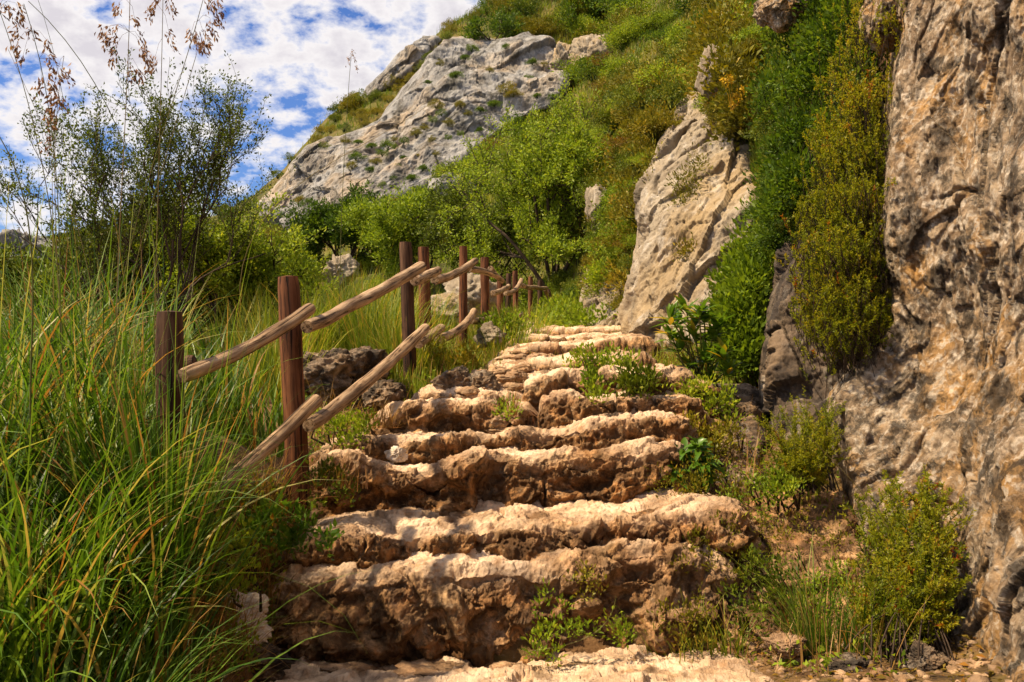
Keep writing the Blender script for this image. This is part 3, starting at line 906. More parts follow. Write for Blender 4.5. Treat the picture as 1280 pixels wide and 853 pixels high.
def build_step(i):
    d, foot, edge = ST[i]
    foot = np.array(foot, float); edge = np.array(edge, float)
    l, r = edge[0, 0] - (48 if d < 5 else 30), edge[-1, 0] + (52 if d < 5 else 30)
    near = d < 5.0
    nu = int((r - l) * (1.15 if near else 1.6)); nv = 170 if i in (1, 2, 3) else (130 if near else 80)
    u = np.linspace(l, r, nu)
    X = (u - CX) * d / F
    zf = (HZ - np.interp(u, foot[:, 0], foot[:, 1])) * d / F
    ze = (HZ - np.interp(u, edge[:, 0], edge[:, 1])) * d / F
    if i + 1 < len(ST):
        nd, nf = ST[i + 1][0], np.array(ST[i + 1][1], float)
        zb = (HZ - np.interp(CX + X * F / nd, nf[:, 0], nf[:, 1])) * nd / F
    else:
        nd = 14.0; zb = ze * 0 + 0.10
    wig = fbm(np.stack([X * 3.0, X * 0 + i * 3.1, X * 0], -1), 4, 50 + i)
    yw = 0.05 * wig + 0.10 * perlin(np.stack([X * 1.1, X * 0 + i * 5.3, X * 0], -1), 58)
    # profile: foot -> nose -> tread
    yb = nd + 0.14
    segs = [(-0.05, zf - 0.16, 0.0), (-0.01, zf, 0.0), (0.02, zf + 0.68 * (ze - zf), 0.0), (0.055, zf + 0.91 * (ze - zf), 0.0), (0.125, ze, 1.0)]
    py = [d + a + yw for a, _, _ in segs] + [np.maximum(d + 0.6 * (nd - d), d + 0.16) + yw * 0.6, np.full_like(X, yb)]
    pz = [b for _, b, _ in segs] + [(ze * 0.45 + zb * 0.55), zb - 0.01]
    pw = [0.0, 0.0, 0.08, 0.65, 1.0, 1.0, 1.0]
    PY = np.stack(py); PZ = np.stack(pz)
    sl = np.sqrt(np.diff(PY, axis=0) ** 2 + np.diff(PZ, axis=0) ** 2).mean(1)
    wgt = np.array([0.6, 1.0, 1.2, 1.2, 0.9, 0.8]) * sl + 0.004
    cum = np.concatenate([[0], np.cumsum(wgt)]); cum /= cum[-1]
    v = np.linspace(0, 1, nv)
    gy_ = np.stack([np.interp(v, cum, PY[:, k]) for k in range(nu)], 1)
    gz_ = np.stack([np.interp(v, cum, PZ[:, k]) for k in range(nu)], 1)
    wr = np.interp(v, cum, pw)
    ker = np.hanning(7); ker /= ker.sum()
    pad = lambda A: np.concatenate([np.repeat(A[:1], 3, 0), A, np.repeat(A[-1:], 3, 0)])
    gy_ = np.apply_along_axis(lambda c: np.convolve(c, ker, 'valid'), 0, pad(gy_))
    gz_ = np.apply_along_axis(lambda c: np.convolve(c, ker, 'valid'), 0, pad(gz_))
    gxx = np.repeat(X[None], nv, 0)
    ed = np.minimum(X - X[0], X[-1] - X[0] - (X - X[0]))
    t = np.clip(1 - ed / 0.22, 0, 1)
    drop = (1 - np.sqrt(np.clip(1 - t * t, 0, 1)))
    gz_ = gz_ - 0.34 * drop[None]
    gy_ = gy_ + 0.10 * drop[None]
    G = np.stack([gxx, gy_, gz_], -1)
    n = grid_normals(G)
    if n[..., 2].mean() < 0: n = -n
    n[1:-1] = (n[:-2] + n[1:-1] + n[2:]) / 3
    n = unit(n)
    rf = (1 - wr)[:, None]
    sc = 1.0 if near else 0.8
    w3 = np.stack([perlin(G * 3.0, 5 + k) for k in (1, 2, 3)], -1)
    Q = G + 0.10 * w3
    D = (0.026 + 0.034 * rf) * fbm(Q * np.array([3.0, 3.0, 3.0]), 3, 60 + i)
    D = D - 0.060 * rf * sstep(0.10, 0.35, perlin(G * np.array([4.6, 4.6, 6.0]), 180 + i))          # hollows
    G = G + np.array([0, 0, 1.0]) * (wr[:, None] * 0.030 * perlin(np.stack([gxx * 3.4, gy_ * 3.4, gxx * 0 + i], -1), 190))[..., None]
    D = D + (0.014 + 0.068 * rf) * fbm(Q * np.array([8, 7, 7]), 7, 90 + i, gain=0.60)
    D = D + (0.004 + 0.016 * rf) * np.tanh(6 * perlin(Q * np.array([4, 4, 14]), 130 + i))
    cr = perlin(Q * np.array([7, 7, 4.0]), 140 + i)
    D = D - (0.012 + 0.040 * rf) * np.exp(-(cr / 0.06) ** 2) * sstep(-0.1, 0.3, perlin(G * 2.7, 150 + i))
    D = D + (0.012 + 0.016 * rf) * (fbm(G * np.array([17, 15, 15]), 5, 170 + i, gain=0.62, ridged=True) - 0.3)
    Qf = G + 0.03 * w3 + 0.012 * perlin(G * 22, 8)[..., None]
    D = D + (0.022 + 0.022 * rf) * facets(Qf * np.array([5.0, 6.0, 7.0]), 210 + i) + (0.005 + 0.010 * rf) * facets(Qf * np.array([13, 13, 15.0]), 230 + i) + 0.004 * facets(Qf * 34.0, 250 + i)
    w = worley(Q * 13, 3 + i)
    D = D - (0.006 + 0.034 * rf) * np.clip(0.42 - w, 0, 1) / 0.42 * sstep(-0.1, 0.2, perlin(G * 5, 160 + i))
    bx = gxx * 1.7 + 0.5 * perlin(G * 2.3, 260 + i) + 0.12 * perlin(G * 9, 262 + i) + i * 0.37
    bid = np.floor(bx); fr = bx - bid
    rnd_ = (_hash(bid.astype(np.int32), (bid * 0 + i).astype(np.int32), (bid * 0).astype(np.int32), 5) & 1023) / 511.5 - 1
    soft = sstep(0.0, 0.08, np.minimum(fr, 1 - fr))
    D = D + (0.014 + 0.034 * rf) * rnd_ * soft - (0.012 + 0.030 * rf) * (1 - soft) * sstep(-0.2, 0.2, perlin(G * 3.1, 264 + i))
    if i == 1:                                               # fluted lower half of the tall riser
        lo = sstep(0.85, 0.2, (gz_ - zf[None]) / (ze - zf)[None]) * rf
        D = D + 0.11 * lo * np.clip(perlin(np.stack([gxx * 8 + gz_ * 5, gz_ * 1.5, gxx * 0], -1), 9) + 0.1, 0, 1) * 2
    if i == 2 or i == 3:                                     # hollows in the faces
        D = D - 0.05 * np.clip(fbm(G * np.array([7, 3, 5]), 3, 33 + i), 0, 1) * rf
    if i == 5:                                               # the row of separate blocks: gaps between the stones
        for gap in (630, 668, 793):
            D = D - 0.10 * np.exp(-((CX + gxx * F / gy_ - gap) / 5.0) ** 2)
    if i == 6:
        for gap in (648, 742):
            D = D - 0.08 * np.exp(-((CX + gxx * F / gy_ - gap) / 5.0) ** 2)
    D = D * sc
    nn = unit(n + np.array([0, -0.15, 0.1]))
    G = G + nn * D[..., None]
    fx = np.clip(np.minimum(X - X[0], X[-1] - X) / 0.35, 0, 1)
    worn = wr[:, None] * (0.55 + 0.45 * fx)[None] * np.clip(0.78 + 1.5 * fbm(G * 4.0, 4, 7), 0.1, 1)  # tread wear with the sunlit tread against shaded riser put into the colour
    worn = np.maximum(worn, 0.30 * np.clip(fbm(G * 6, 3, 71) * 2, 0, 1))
    mb = MB()
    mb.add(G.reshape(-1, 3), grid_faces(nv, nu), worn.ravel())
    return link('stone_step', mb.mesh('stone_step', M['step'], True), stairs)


for i in range(len(ST)):
    build_step(i)
# small loose stones set into the ramp between the middle steps and along the foot of the stairs
SR = np.random.default_rng(5)
RAMP = [(585, 492), (600, 487), (620, 486), (640, 484), (610, 476), (628, 474), (646, 470), (655, 462), (622, 463), (640, 457), (632, 466), (660, 455), (648, 449), (672, 449), (636, 449), (652, 441), (600, 468)]
for k, (a, b) in enumerate(RAMP):
    dd = np.interp(b, [440, 455, 475, 495], [6.9, 5.95, 5.3, 4.95])
    boulder('ramp_stone', a, b, dd, SR.uniform(24, 40), SR.uniform(10, 16), 200 + k, M['step'], 4, parent=stairs, rough=1.2, deep=1.3)
for k, (a, b, w, h) in enumerate([(812, 838, 70, 34), (875, 838, 90, 30), (945, 840, 84, 30), (722, 845, 60, 22), (1010, 838, 60, 22), (540, 850, 120, 24), (640, 842, 60, 16), (430, 846, 90, 22), (625, 527, 26, 22), (646, 521, 34, 26), (628, 541, 44, 16), (800, 505, 40, 26), (818, 472, 34, 26)]):
    boulder('step_stone', a, b, 3.32 if b > 800 else (4.70 if b > 500 else 4.9), w, h, 240 + k, M['step'], 5, parent=stairs, rough=1.3, deep=1.2)

# ------------------------------------------------------------------ fence
fence = empty('log_fence', Vector(P(372, 622, 3.87)))
tag(fence, 'rustic fence of round brown posts and curved log rails along the stairs', 'fence')
bpy.context.view_layer.update()
FI = fence.matrix_world.inverted()


def log(name, pts, r0, r1, mat, seed, k=18, n=26, jit=0.10):
    pts = np.array(pts, float)
    t = np.concatenate([[0], np.cumsum(np.linalg.norm(np.diff(pts, axis=0), axis=1))]); t /= t[-1]
    s = np.linspace(0, 1, n)
    if len(pts) > 2:
        co = [np.polyfit(t, pts[:, a], 2) for a in range(3)]
        Q = np.stack([np.polyval(c, s) for c in co], -1)
    else:
        Q = np.stack([np.interp(s, t, pts[:, a]) for a in range(3)], -1)
    L = np.linalg.norm(pts[-1] - pts[0])
    Q = Q + 0.004 * L * np.stack([perlin(np.stack([s * 4, s * 0 + seed, s * 0 + a * 7], -1), seed + a) for a in range(3)], -1)
    R = np.linspace(r0, r1, n) * (1 + 0.08 * perlin(np.stack([s * 7, s * 0 + seed * 1.3, s * 0], -1), seed))
    R[0] *= 0.90; R[-1] *= 0.90
    mb = MB()
    tube(mb, Q, R, k, 0.5, True, jit, seed)
    o = link(name, mb.mesh(name, mat, True), fence)
    o.matrix_parent_inverse = FI
    return o


POSTS = [  # base column, base row, top column, top row, distance, radius, wood
    (214, 742, 212, 390, 3.02, 0.044, 'darkpost'), (374, 632, 360, 346, 3.87, 0.046, 'post'), (514, 492, 507, 303, 5.9, 0.041, 'darkpost'), (534, 462, 529, 309, 7.1, 0.044, 'post'), (579, 446, 579, 308, 8.5, 0.038, 'post'),
    (606, 438, 606, 322, 9.5, 0.043, 'post'), (624, 424, 625, 345, 12.3, 0.040, 'post'), (635, 424, 636, 342, 13.0, 0.040, 'darkpost'), (645, 420, 644, 339, 13.6, 0.040, 'post'), (663, 412, 663, 346, 16.2, 0.042, 'post'), (675, 410, 675, 351, 17.2, 0.045, 'darkpost'), (687, 408, 686, 362, 18.2, 0.05, 'darkpost')]
for k, (bx, by, tx, ty, d, r, mt) in enumerate(POSTS):
    log('post', [P(bx, by + 14, d), P(tx, ty, d)], r * 1.06, r, M[mt], 300 + k, n=22, jit=0.13)
RAILS = [  # (column, row, distance) points, radii
    ([(226, 470, 2.96), (252, 460, 3.05), (320, 428, 3.4), (386, 386, 3.78)], 0.026, 0.030),
    ([(381, 409, 3.80), (450, 376, 4.7), (524, 334, 5.82)], 0.032, 0.040),
    ([(516, 352, 5.85), (545, 339, 7.0)], 0.038, 0.038),
    ([(541, 351, 7.0), (566, 343, 7.7), (592, 327, 8.40)], 0.040, 0.036),
    ([(584, 337, 8.45), (602, 340, 9.0), (619, 346, 9.6)], 0.034, 0.034),
    ([(611, 336, 9.5), (618, 345, 10.2), (626, 352, 10.8)], 0.034, 0.034),
    ([(614, 367, 10.8), (624, 364, 11.8), (634, 358, 12.7)], 0.038, 0.036),
    ([(630, 367, 12.7), (644, 361, 13.2), (650, 350, 13.5)], 0.036, 0.036),
    ([(648, 357, 13.5), (664, 360, 15.4), (682, 361, 17.1)], 0.040, 0.040),
    ([(680, 362, 17.1), (684, 371, 17.8), (693, 377, 18.6)], 0.040, 0.040),
    ([(205, 668, 2.92), (232, 638, 3.02), (310, 578, 3.4), (394, 498, 3.80)], 0.028, 0.031),
    ([(383, 529, 3.80), (440, 492, 4.5), (488, 446, 5.2), (529, 411, 5.82)], 0.033, 0.038),
    ([(520, 430, 5.85), (549, 410, 7.0)], 0.036, 0.038),
    ([(546, 424, 7.0), (574, 410, 7.7), (590, 389, 8.40)], 0.040, 0.036),
    ([(587, 401, 8.45), (602, 401, 9.0), (617, 396, 9.5)], 0.036, 0.036),
    ([(617, 412, 10.6), (632, 404, 11.8), (650, 392, 12.9)], 0.038, 0.036),
    ([(676, 388, 17.2), (684, 394, 17.8), (691, 398, 18.4)], 0.040, 0.036),
]
for k, (pts, r0, r1) in enumerate(RAILS):
    pt = P(*np.array(pts, float).T) + np.array([0.02, -0.055, 0])
    log('rail', pt, r0 * 0.90, r1 * 0.90, M['rail'], 330 + k, k=24, n=60, jit=0.16)
# short end of the rail that shows beside the leaning post
log('rail', P(np.array([218, 244]), np.array([460, 455]), np.array([3.2, 3.2])), 0.034, 0.034, M['darkpost'], 360, n=8)


# ------------------------------------------------------------------ vegetation builders
def bush_mesh(name, seed, mat, n_cl=42, n_leaf=60, leaf=0.085, sd=0.17, wid=0.5, flat=0.85, up=0.5, tall=1.0):
    g = np.random.default_rng(seed)
    mb = MB()
    c = rand_unit(n_cl, g)
    c[:, 2] = np.abs(c[:, 2])
    rad = g.uniform(0.35, 1.0, n_cl) ** 0.5 * (0.75 + 0.5 * g.random(n_cl))
    c = c * rad[:, None] * np.array([1, 1, flat * tall]) + np.array([0, 0, 0.12])
    cl_t = g.normal(0, 0.13, n_cl)
    for k in range(n_cl):
        m = int(n_leaf * g.uniform(0.5, 1.5))
        s = sd * g.uniform(0.6, 1.4)
        off = rand_unit(m, g) * (g.random(m)[:, None] ** 0.45) * s * 1.7
        off[:, 2] *= 0.8
        pos = c[k] + off
        ax = unit(off) + np.array([0, 0, up]) + 0.5 * rand_unit(m, g) + 0.4 * unit(c[k])
        L = leaf * g.uniform(0.6, 1.4, m)
        leaves(mb, pos, ax, L, L * wid, np.clip(0.5 + cl_t[k] + g.normal(0, 0.17, m), 0, 1), g=g)
    for k in range(0, n_cl, 3):
        mid = c[k] * 0.5 + g.normal(0, 0.06, 3)
        tube(mb, np.array([[0, 0, -0.25], mid * [0.6, 0.6, 0.7], c[k]]), [0.03, 0.02, 0.006], 4, 0.02)
    return mb.mesh(name, mat)


KINDS = {
    'olive': ('olive_bush', 'olive'), 'mid': ('green_bush', 'mid'), 'dark': ('dark_bush', 'dark'), 'fresh': ('leafy_bush', 'fresh'), 'rust': ('dry_bush', 'rust')}
BV = {}
for kk, (nm, mt) in KINDS.items():
    BV[kk] = [bush_mesh(nm, 500 + 10 * j + len(kk), M[mt], leaf={0: 0.085, 1: 0.075, 2: 0.095}[j], n_cl=46 + 6 * j, flat=(0.8, 1.0, 0.65)[j]) for j in range(3)]

BLAB = {
    'olive': ('olive yellow rounded bush on the sloping hillside', 'bush', 'olive yellow bushes on the hillside'),
    'mid': ('mid green rounded bush on the sloping hillside', 'bush', 'mid green bushes on the hillside'),
    'dark': ('dark green compact bush on the sloping hillside', 'bush', 'dark green bushes on the hillside'),
    'fresh': ('bright fresh green leafy bush on the sloping hillside', 'bush', 'bright green bushes on the hillside'),
    'rust': ('rusty brown dry bush on the sloping hillside', 'bush', 'rusty dry bushes on the hillside')}


def put_bush(kind, pos, r, g, squash=1.0, label=None, group='default', where=None):
    o = link(KINDS[kind][0], BV[kind][g.integers(3)], None, Vector(pos))
    o.rotation_euler = (g.normal(0, 0.12), g.normal(0, 0.12), g.uniform(0, 6.28))
    o.scale = (r * g.uniform(0.85, 1.15), r * g.uniform(0.85, 1.15), r * squash * g.uniform(0.85, 1.15))
    lb = BLAB[kind]
    if where:
        ad = {'olive': 'olive yellow', 'mid': 'mid green', 'dark': 'dark green', 'fresh': 'bright green', 'rust': 'rusty brown'}[kind]
        tag(o, '%s rounded bush %s' % (ad, where), 'bush', '%s bushes %s' % (ad, where))
    elif label: tag(o, label, 'bush', group if group != 'default' else None)
    else: tag(o, *lb)
    return o


def in_outcrop(px, py):
    ok = np.zeros(px.shape, bool)
    for R_ in (RO, RO2):
        l, r = R_.lr(py)
        ok |= (px > l - 1) & (px < r + 1) & (py > R_.rows[0, 0]) & (py < R_.rows[-1, 0])
    return ok


BG = np.random.default_rng(77)
REG = [  # region of the slope seen in the photo: columns, rows, number, radius in pixels, kinds, where it grows
    (480, 600, 225, 330, 26, (13, 24), ['mid', 'fresh', 'mid', 'olive'], 'between the outcrop and the fence'),
    (600, 760, 160, 230, 16, (12, 24), ['mid', 'olive', 'dark', 'olive'], 'just below the foot of the outcrop'),
    (690, 830, 80, 330, 34, (12, 24), ['olive', 'mid', 'olive', 'rust', 'mid'], 'on the slope above the path bend'),
    (720, 960, -20, 130, 66, (14, 28), ['olive', 'mid', 'fresh', 'fresh', 'fresh', 'olive', 'dark'], 'on the high slope above the rock faces'),
    (620, 800, -10, 70, 44, (10, 20), ['olive', 'olive', 'mid', 'fresh', 'dark'], 'on the slope above the outcrop'),
    (440, 610, 5, 135, 60, (8, 15), ['olive', 'olive', 'mid'], 'along the upper edge of the outcrop'),
    (300, 470, 115, 250, 70, (7, 14), ['olive', 'olive', 'mid'], 'along the lower shoulder of the outcrop'),
    (240, 360, 230, 340, 20, (9, 18), ['mid', 'olive', 'mid', 'dark'], 'on the slope behind the dense shrub'),
    (0, 240, 285, 360, 22, (8, 15), ['mid', 'olive', 'dark'], 'on the far rise behind the thin shrub'),
    (330, 500, 290, 390, 26, (12, 22), ['mid', 'olive', 'fresh', 'mid'], 'on the slope behind the tall post'),
    (560, 730, 350, 398, 24, (11, 18), ['mid', 'mid', 'fresh', 'dark'], 'at the foot of the green trees'),
]
for (x0, x1, y0, y1, nb, pr, ks, wh) in REG:
    px = BG.uniform(x0, x1, nb); py = BG.uniform(y0, y1, nb)
    hp = hit(px, py)
    for a, b, p in zip(px, py, hp):
        if np.isnan(p[0]) or p[1] < 9 or in_outcrop(np.array([a]), np.array([b]))[0]:
            continue
        put_bush(ks[BG.integers(len(ks))], p - np.array([0, 0, 0.05]), 1.25 * BG.uniform(*pr) * p[1] / F, BG, BG.uniform(0.75, 1.1), where=wh)
# skyline bushes along the crest of the hill
for px, py, r in [(372, 172, 8), (386, 160, 15), (352, 195, 8), (420, 140, 9), (436, 132, 6), (592, 22, 10), (612, 8, 16), (655, 10, 18), (470, 108, 6), (560, 40, 9), (530, 60, 8), (300, 232, 8), (318, 226, 6)]:
    p = hit(px, py + 14)[0]
    if not np.isnan(p[0]):
        p = P(px, py + 10, p[1]); p[2] = H(p[0], p[1])
        put_bush('mid' if r < 14 else 'dark', p, r * p[1] / F, BG, 1.2, where='on the skyline of the hill')
for px, py, r in [(345, 215, 9), (360, 196, 8), (395, 172, 9), (412, 158, 8), (445, 138, 9), (455, 150, 8), (470, 135, 9), (485, 120, 8), (500, 108, 9), (515, 92, 9), (528, 80, 8), (540, 66, 9), (552, 58, 8), (430, 172, 7), (405, 182, 8), (378, 188, 7)]:
    p = RO.point(px, py) + np.array([0, 0.3, -0.25])
    put_bush('olive' if (px // 5) % 3 else 'mid', p, 1.1 * r * p[1] / F, BG, 1.0, where='along the upper edge of the outcrop')
# tufts rooted in the cracks of the outcrop
TG = np.random.default_rng(31)
tuft_px = [(570, 92, 9), (545, 130, 10), (552, 140, 7), (560, 152, 8), (575, 128, 8), (585, 140, 6), (540, 148, 7), (520, 165, 8), (530, 158, 6), (505, 175, 7), (485, 182, 11), (478, 190, 9), (492, 172, 6), (470, 200, 8), (462, 210, 7), (500, 205, 6), (528, 208, 7), (515, 220, 8), (492, 222, 6), (480, 232, 9), (468, 226, 7), (505, 195, 5), (545, 190, 5), (560, 170, 6), (540, 172, 6),
           (612, 86, 6), (635, 112, 13), (642, 116, 9), (618, 128, 8), (600, 135, 7), (660, 98, 8), (665, 76, 7), (680, 78, 6), (690, 120, 7), (672, 118, 6), (582, 70, 7), (550, 78, 6), (440, 205, 8), (445, 195, 10), (430, 160, 11), (452, 146, 9), (448, 175, 6), (376, 248, 8), (385, 252, 8), (368, 262, 7), (590, 60, 9), (632, 58, 8), (465, 180, 6), (535, 100, 5), (575, 165, 6), (600, 160, 6), (522, 192, 5), (498, 236, 7), (520, 236, 8), (448, 232, 6)]
for a, b, r in tuft_px:
    p = RO.point(a, b) - unit(P(a, b, 1.0)) * 0.85 - np.array([0, 0, 0.16])
    k = ['dark', 'dark', 'dark', 'olive'][TG.integers(4)]
    put_bush(k, p, r * 1.0 * p[1] / F, TG, 0.95, {'dark': 'small dark green tuft rooted in the pale outcrop', 'mid': 'small mid green tuft rooted in the pale outcrop', 'olive': 'small olive tuft rooted in the pale outcrop'}[k], 'tufts on the outcrop')


# ---- trees with trunk, limbs and crown
def skeleton(g, base, lean, height, spread, levels=4, split=(3, 4), up=0.45, first=0.35, wob=0.12):
    """returns branches [(points, r0, r1, level)]"""
    out = []

    def grow(p, dirv, length, rad, lv):
        n = 6
        pts = [p]
        dcur = dirv
        for _ in range(n):
            dcur = unit(dcur + wob * g.normal(size=3) + np.array([0, 0, 0.05 * up]))
            pts.append(pts[-1] + dcur * length / n)
        pts = np.array(pts)
        out.append((pts, rad, rad * 0.6, lv))
        if lv + 1 < levels:
            for _ in range(g.integers(split[0], split[1] + 1)):
                q = g.uniform(0.35, 1.0)
                s = pts[min(n, int(q * n))]
                side = unit(g.normal(size=3) * np.array([1, 1, 0.6]))
                nd = unit(dcur * 0.55 + side * spread + np.array([0, 0, up]))
                grow(s, nd, length * g.uniform(0.55, 0.85), rad * 0.58, lv + 1)
    grow(np.array(base, float), unit(np.array(lean, float)), height * first, 0.028 * height, 0)
    return out


def tree(name, label, cat, base, g, height, stems, leafm, n_per, leaf, spread, levels=4, split=(3, 4), up=0.45, wid=0.5, scat=0.10, first=0.38, twig_from=2, box=None, barkr=1.0, wob=0.12, group=None):
    br = []
    for ln in stems:
        br += skeleton(g, (0, 0, 0), ln, height, spread, levels, split, up, first, wob)
    if box is not None:                                        # fit the crown to the width and height seen in the photo
        allp = np.concatenate([b[0] for b in br])
        w = np.percentile(np.abs(allp[:, :2]), 97); hgt = np.percentile(allp[:, 2], 99)
        sc = np.array([box[0] / 2 / w, box[0] / 2 / w, box[1] / hgt])
        br = [(b[0] * sc, b[1], b[2], b[3]) for b in br]
    root = empty(name, Vector(base))
    tag(root, label, cat, group)
    tb = MB()
    for k, (pts, r0, r1, lv) in enumerate(br):
        tube(tb, pts, np.linspace(r0, r1, len(pts)) * barkr, 6 if lv < 2 else 4, 0.4, seed=k % 7)
    link('trunk', tb.mesh('trunk', M['bark'], True), root)
    lb = MB()
    for pts, r0, r1, lv in br:
        if lv < twig_from: continue
        m = max(3, int(n_per * g.uniform(0.6, 1.4)))
        t = g.random(m) ** 0.7 * (len(pts) - 1)
        i0 = np.minimum(t.astype(int), len(pts) - 2)
        pos = pts[i0] + (pts[i0 + 1] - pts[i0]) * (t - i0)[:, None]
        ru = rand_unit(m, g)
        pos = pos + ru * scat * g.random(m)[:, None]
        ax = ru + 0.5 * unit(pts[-1] - pts[0]) + np.array([0, 0, 0.25])
        L = leaf * g.uniform(0.65, 1.35, m)
        hi = (pos[:, 2] / max(1e-3, pts[:, 2].max()))
        leaves(lb, pos, ax, L, L * wid, np.clip(0.48 + g.normal(0, 0.07) + g.normal(0, 0.16, m), 0, 1), g=g)
    link('crown', lb.mesh('crown', leafm), root)
    return root


def ground_at(px, py, d):
    p = P(px, py, d); p[2] = H(p[0], p[1]) - 0.03
    return p


g = np.random.default_rng(3)
b = ground_at(690, 392, 20.5)
tree('broadleaf_tree', 'round bright green tree with dark forked branches behind the end of the fence', 'tree', b, g, 3.6, [(-0.5, 0, 1), (0.3, 0.2, 1), (-0.1, -0.3, 1), (0.5, -0.2, 0.8), (-0.9, 0.1, 0.8)], M['fresh'], 66, 0.062, 0.95, levels=5, split=(3, 4), up=0.25, box=(3.3, 4.0), scat=0.13, barkr=0.55, twig_from=2, first=0.30)
b = ground_at(610, 395, 22.5)
tree('broadleaf_tree', 'mid green leafy tree crowding against the round tree', 'tree', b, g, 3.0, [(-0.5, 0, 1), (0.4, 0.2, 1), (0.0, -0.3, 1)], M['mid'], 70, 0.066, 0.9, levels=5, split=(2, 4), up=0.22, box=(2.9, 3.1), scat=0.16, barkr=0.5, first=0.28)
b = ground_at(532, 370, 24.0)
tree('broadleaf_tree', 'low spreading fresh green tree behind the pair of posts', 'tree', b, g, 2.6, [(-0.5, 0, 1), (0.4, 0.2, 1), (0.0, -0.3, 1)], M['fresh'], 70, 0.074, 0.9, levels=5, split=(2, 4), up=0.2, box=(3.2, 2.5), scat=0.24, barkr=0.5, first=0.28)
b = ground_at(428, 345, 26.0)
tree('dense_shrub', 'dark green rounded shrub standing against the foot of the outcrop', 'shrub', b, g, 2.4, [(-0.5, 0, 1), (0.4, 0.2, 1), (0.0, -0.3, 1), (0.2, 0.5, 1)], M['dark'], 60, 0.085, 0.9, levels=5, split=(2, 4), up=0.3, box=(2.0, 2.1), scat=0.2, barkr=0.6)
b = ground_at(622, 45, 52.0)
tree('hilltop_tree', 'small dark tree on the crest of the hill', 'tree', b, g, 2.6, [(-0.3, 0, 1), (0.3, 0.1, 1)], M['dark'], 40, 0.16, 0.9, levels=4, split=(3, 4), up=0.2, box=(3.4, 3.0), scat=0.3, barkr=0.8)
b = ground_at(205, 440, 7.2)
tree('thin_shrub', 'tall thin shrub with tiny leaves and bare twigs against the sky', 'shrub', b, g, 2.6, [(-0.30, 0, 1), (0.02, 0.1, 1), (0.22, -0.05, 1), (-0.12, -0.1, 1), (0.42, 0.05, 1)], M['shrub'], 29, 0.024, 0.55, levels=5, split=(3, 4), up=0.55, box=(1.75, 2.30), scat=0.05, first=0.42, twig_from=2, barkr=0.20, wid=0.5, wob=0.16)
b = ground_at(285, 440, 8.6)
tree('dense_shrub', 'bushy fresh green shrub beside the thin shrub', 'shrub', b, g, 2.2, [(-0.4, 0, 1), (0.3, 0.2, 1), (0.1, -0.3, 1), (0.5, 0, 1)], M['fresh'], 46, 0.036, 0.7, levels=5, split=(3, 4), up=0.4, box=(1.3, 1.45), scat=0.10, barkr=0.4)
b = ground_at(225, 450, 9.5)
tree('dense_shrub', 'mid green dense shrub behind the short dark post', 'shrub', b, g, 2.0, [(-0.5, 0, 1), (0.4, 0.2, 1), (0.0, -0.4, 1), (0.7, 0, 1)], M['mid'], 60, 0.042, 0.8, levels=5, split=(3, 4), up=0.35, box=(1.8, 1.25), scat=0.13, barkr=0.4)
b = ground_at(130, 455, 9.0)
tree('dense_shrub', 'mid green dense shrub behind the tall grass', 'shrub', b, g, 1.6, [(-0.5, 0, 1), (0.4, 0.2, 1), (0.0, -0.4, 1)], M['mid'], 34, 0.045, 0.8, levels=5, split=(3, 4), up=0.35, box=(1.5, 1.1), scat=0.13, barkr=0.4)


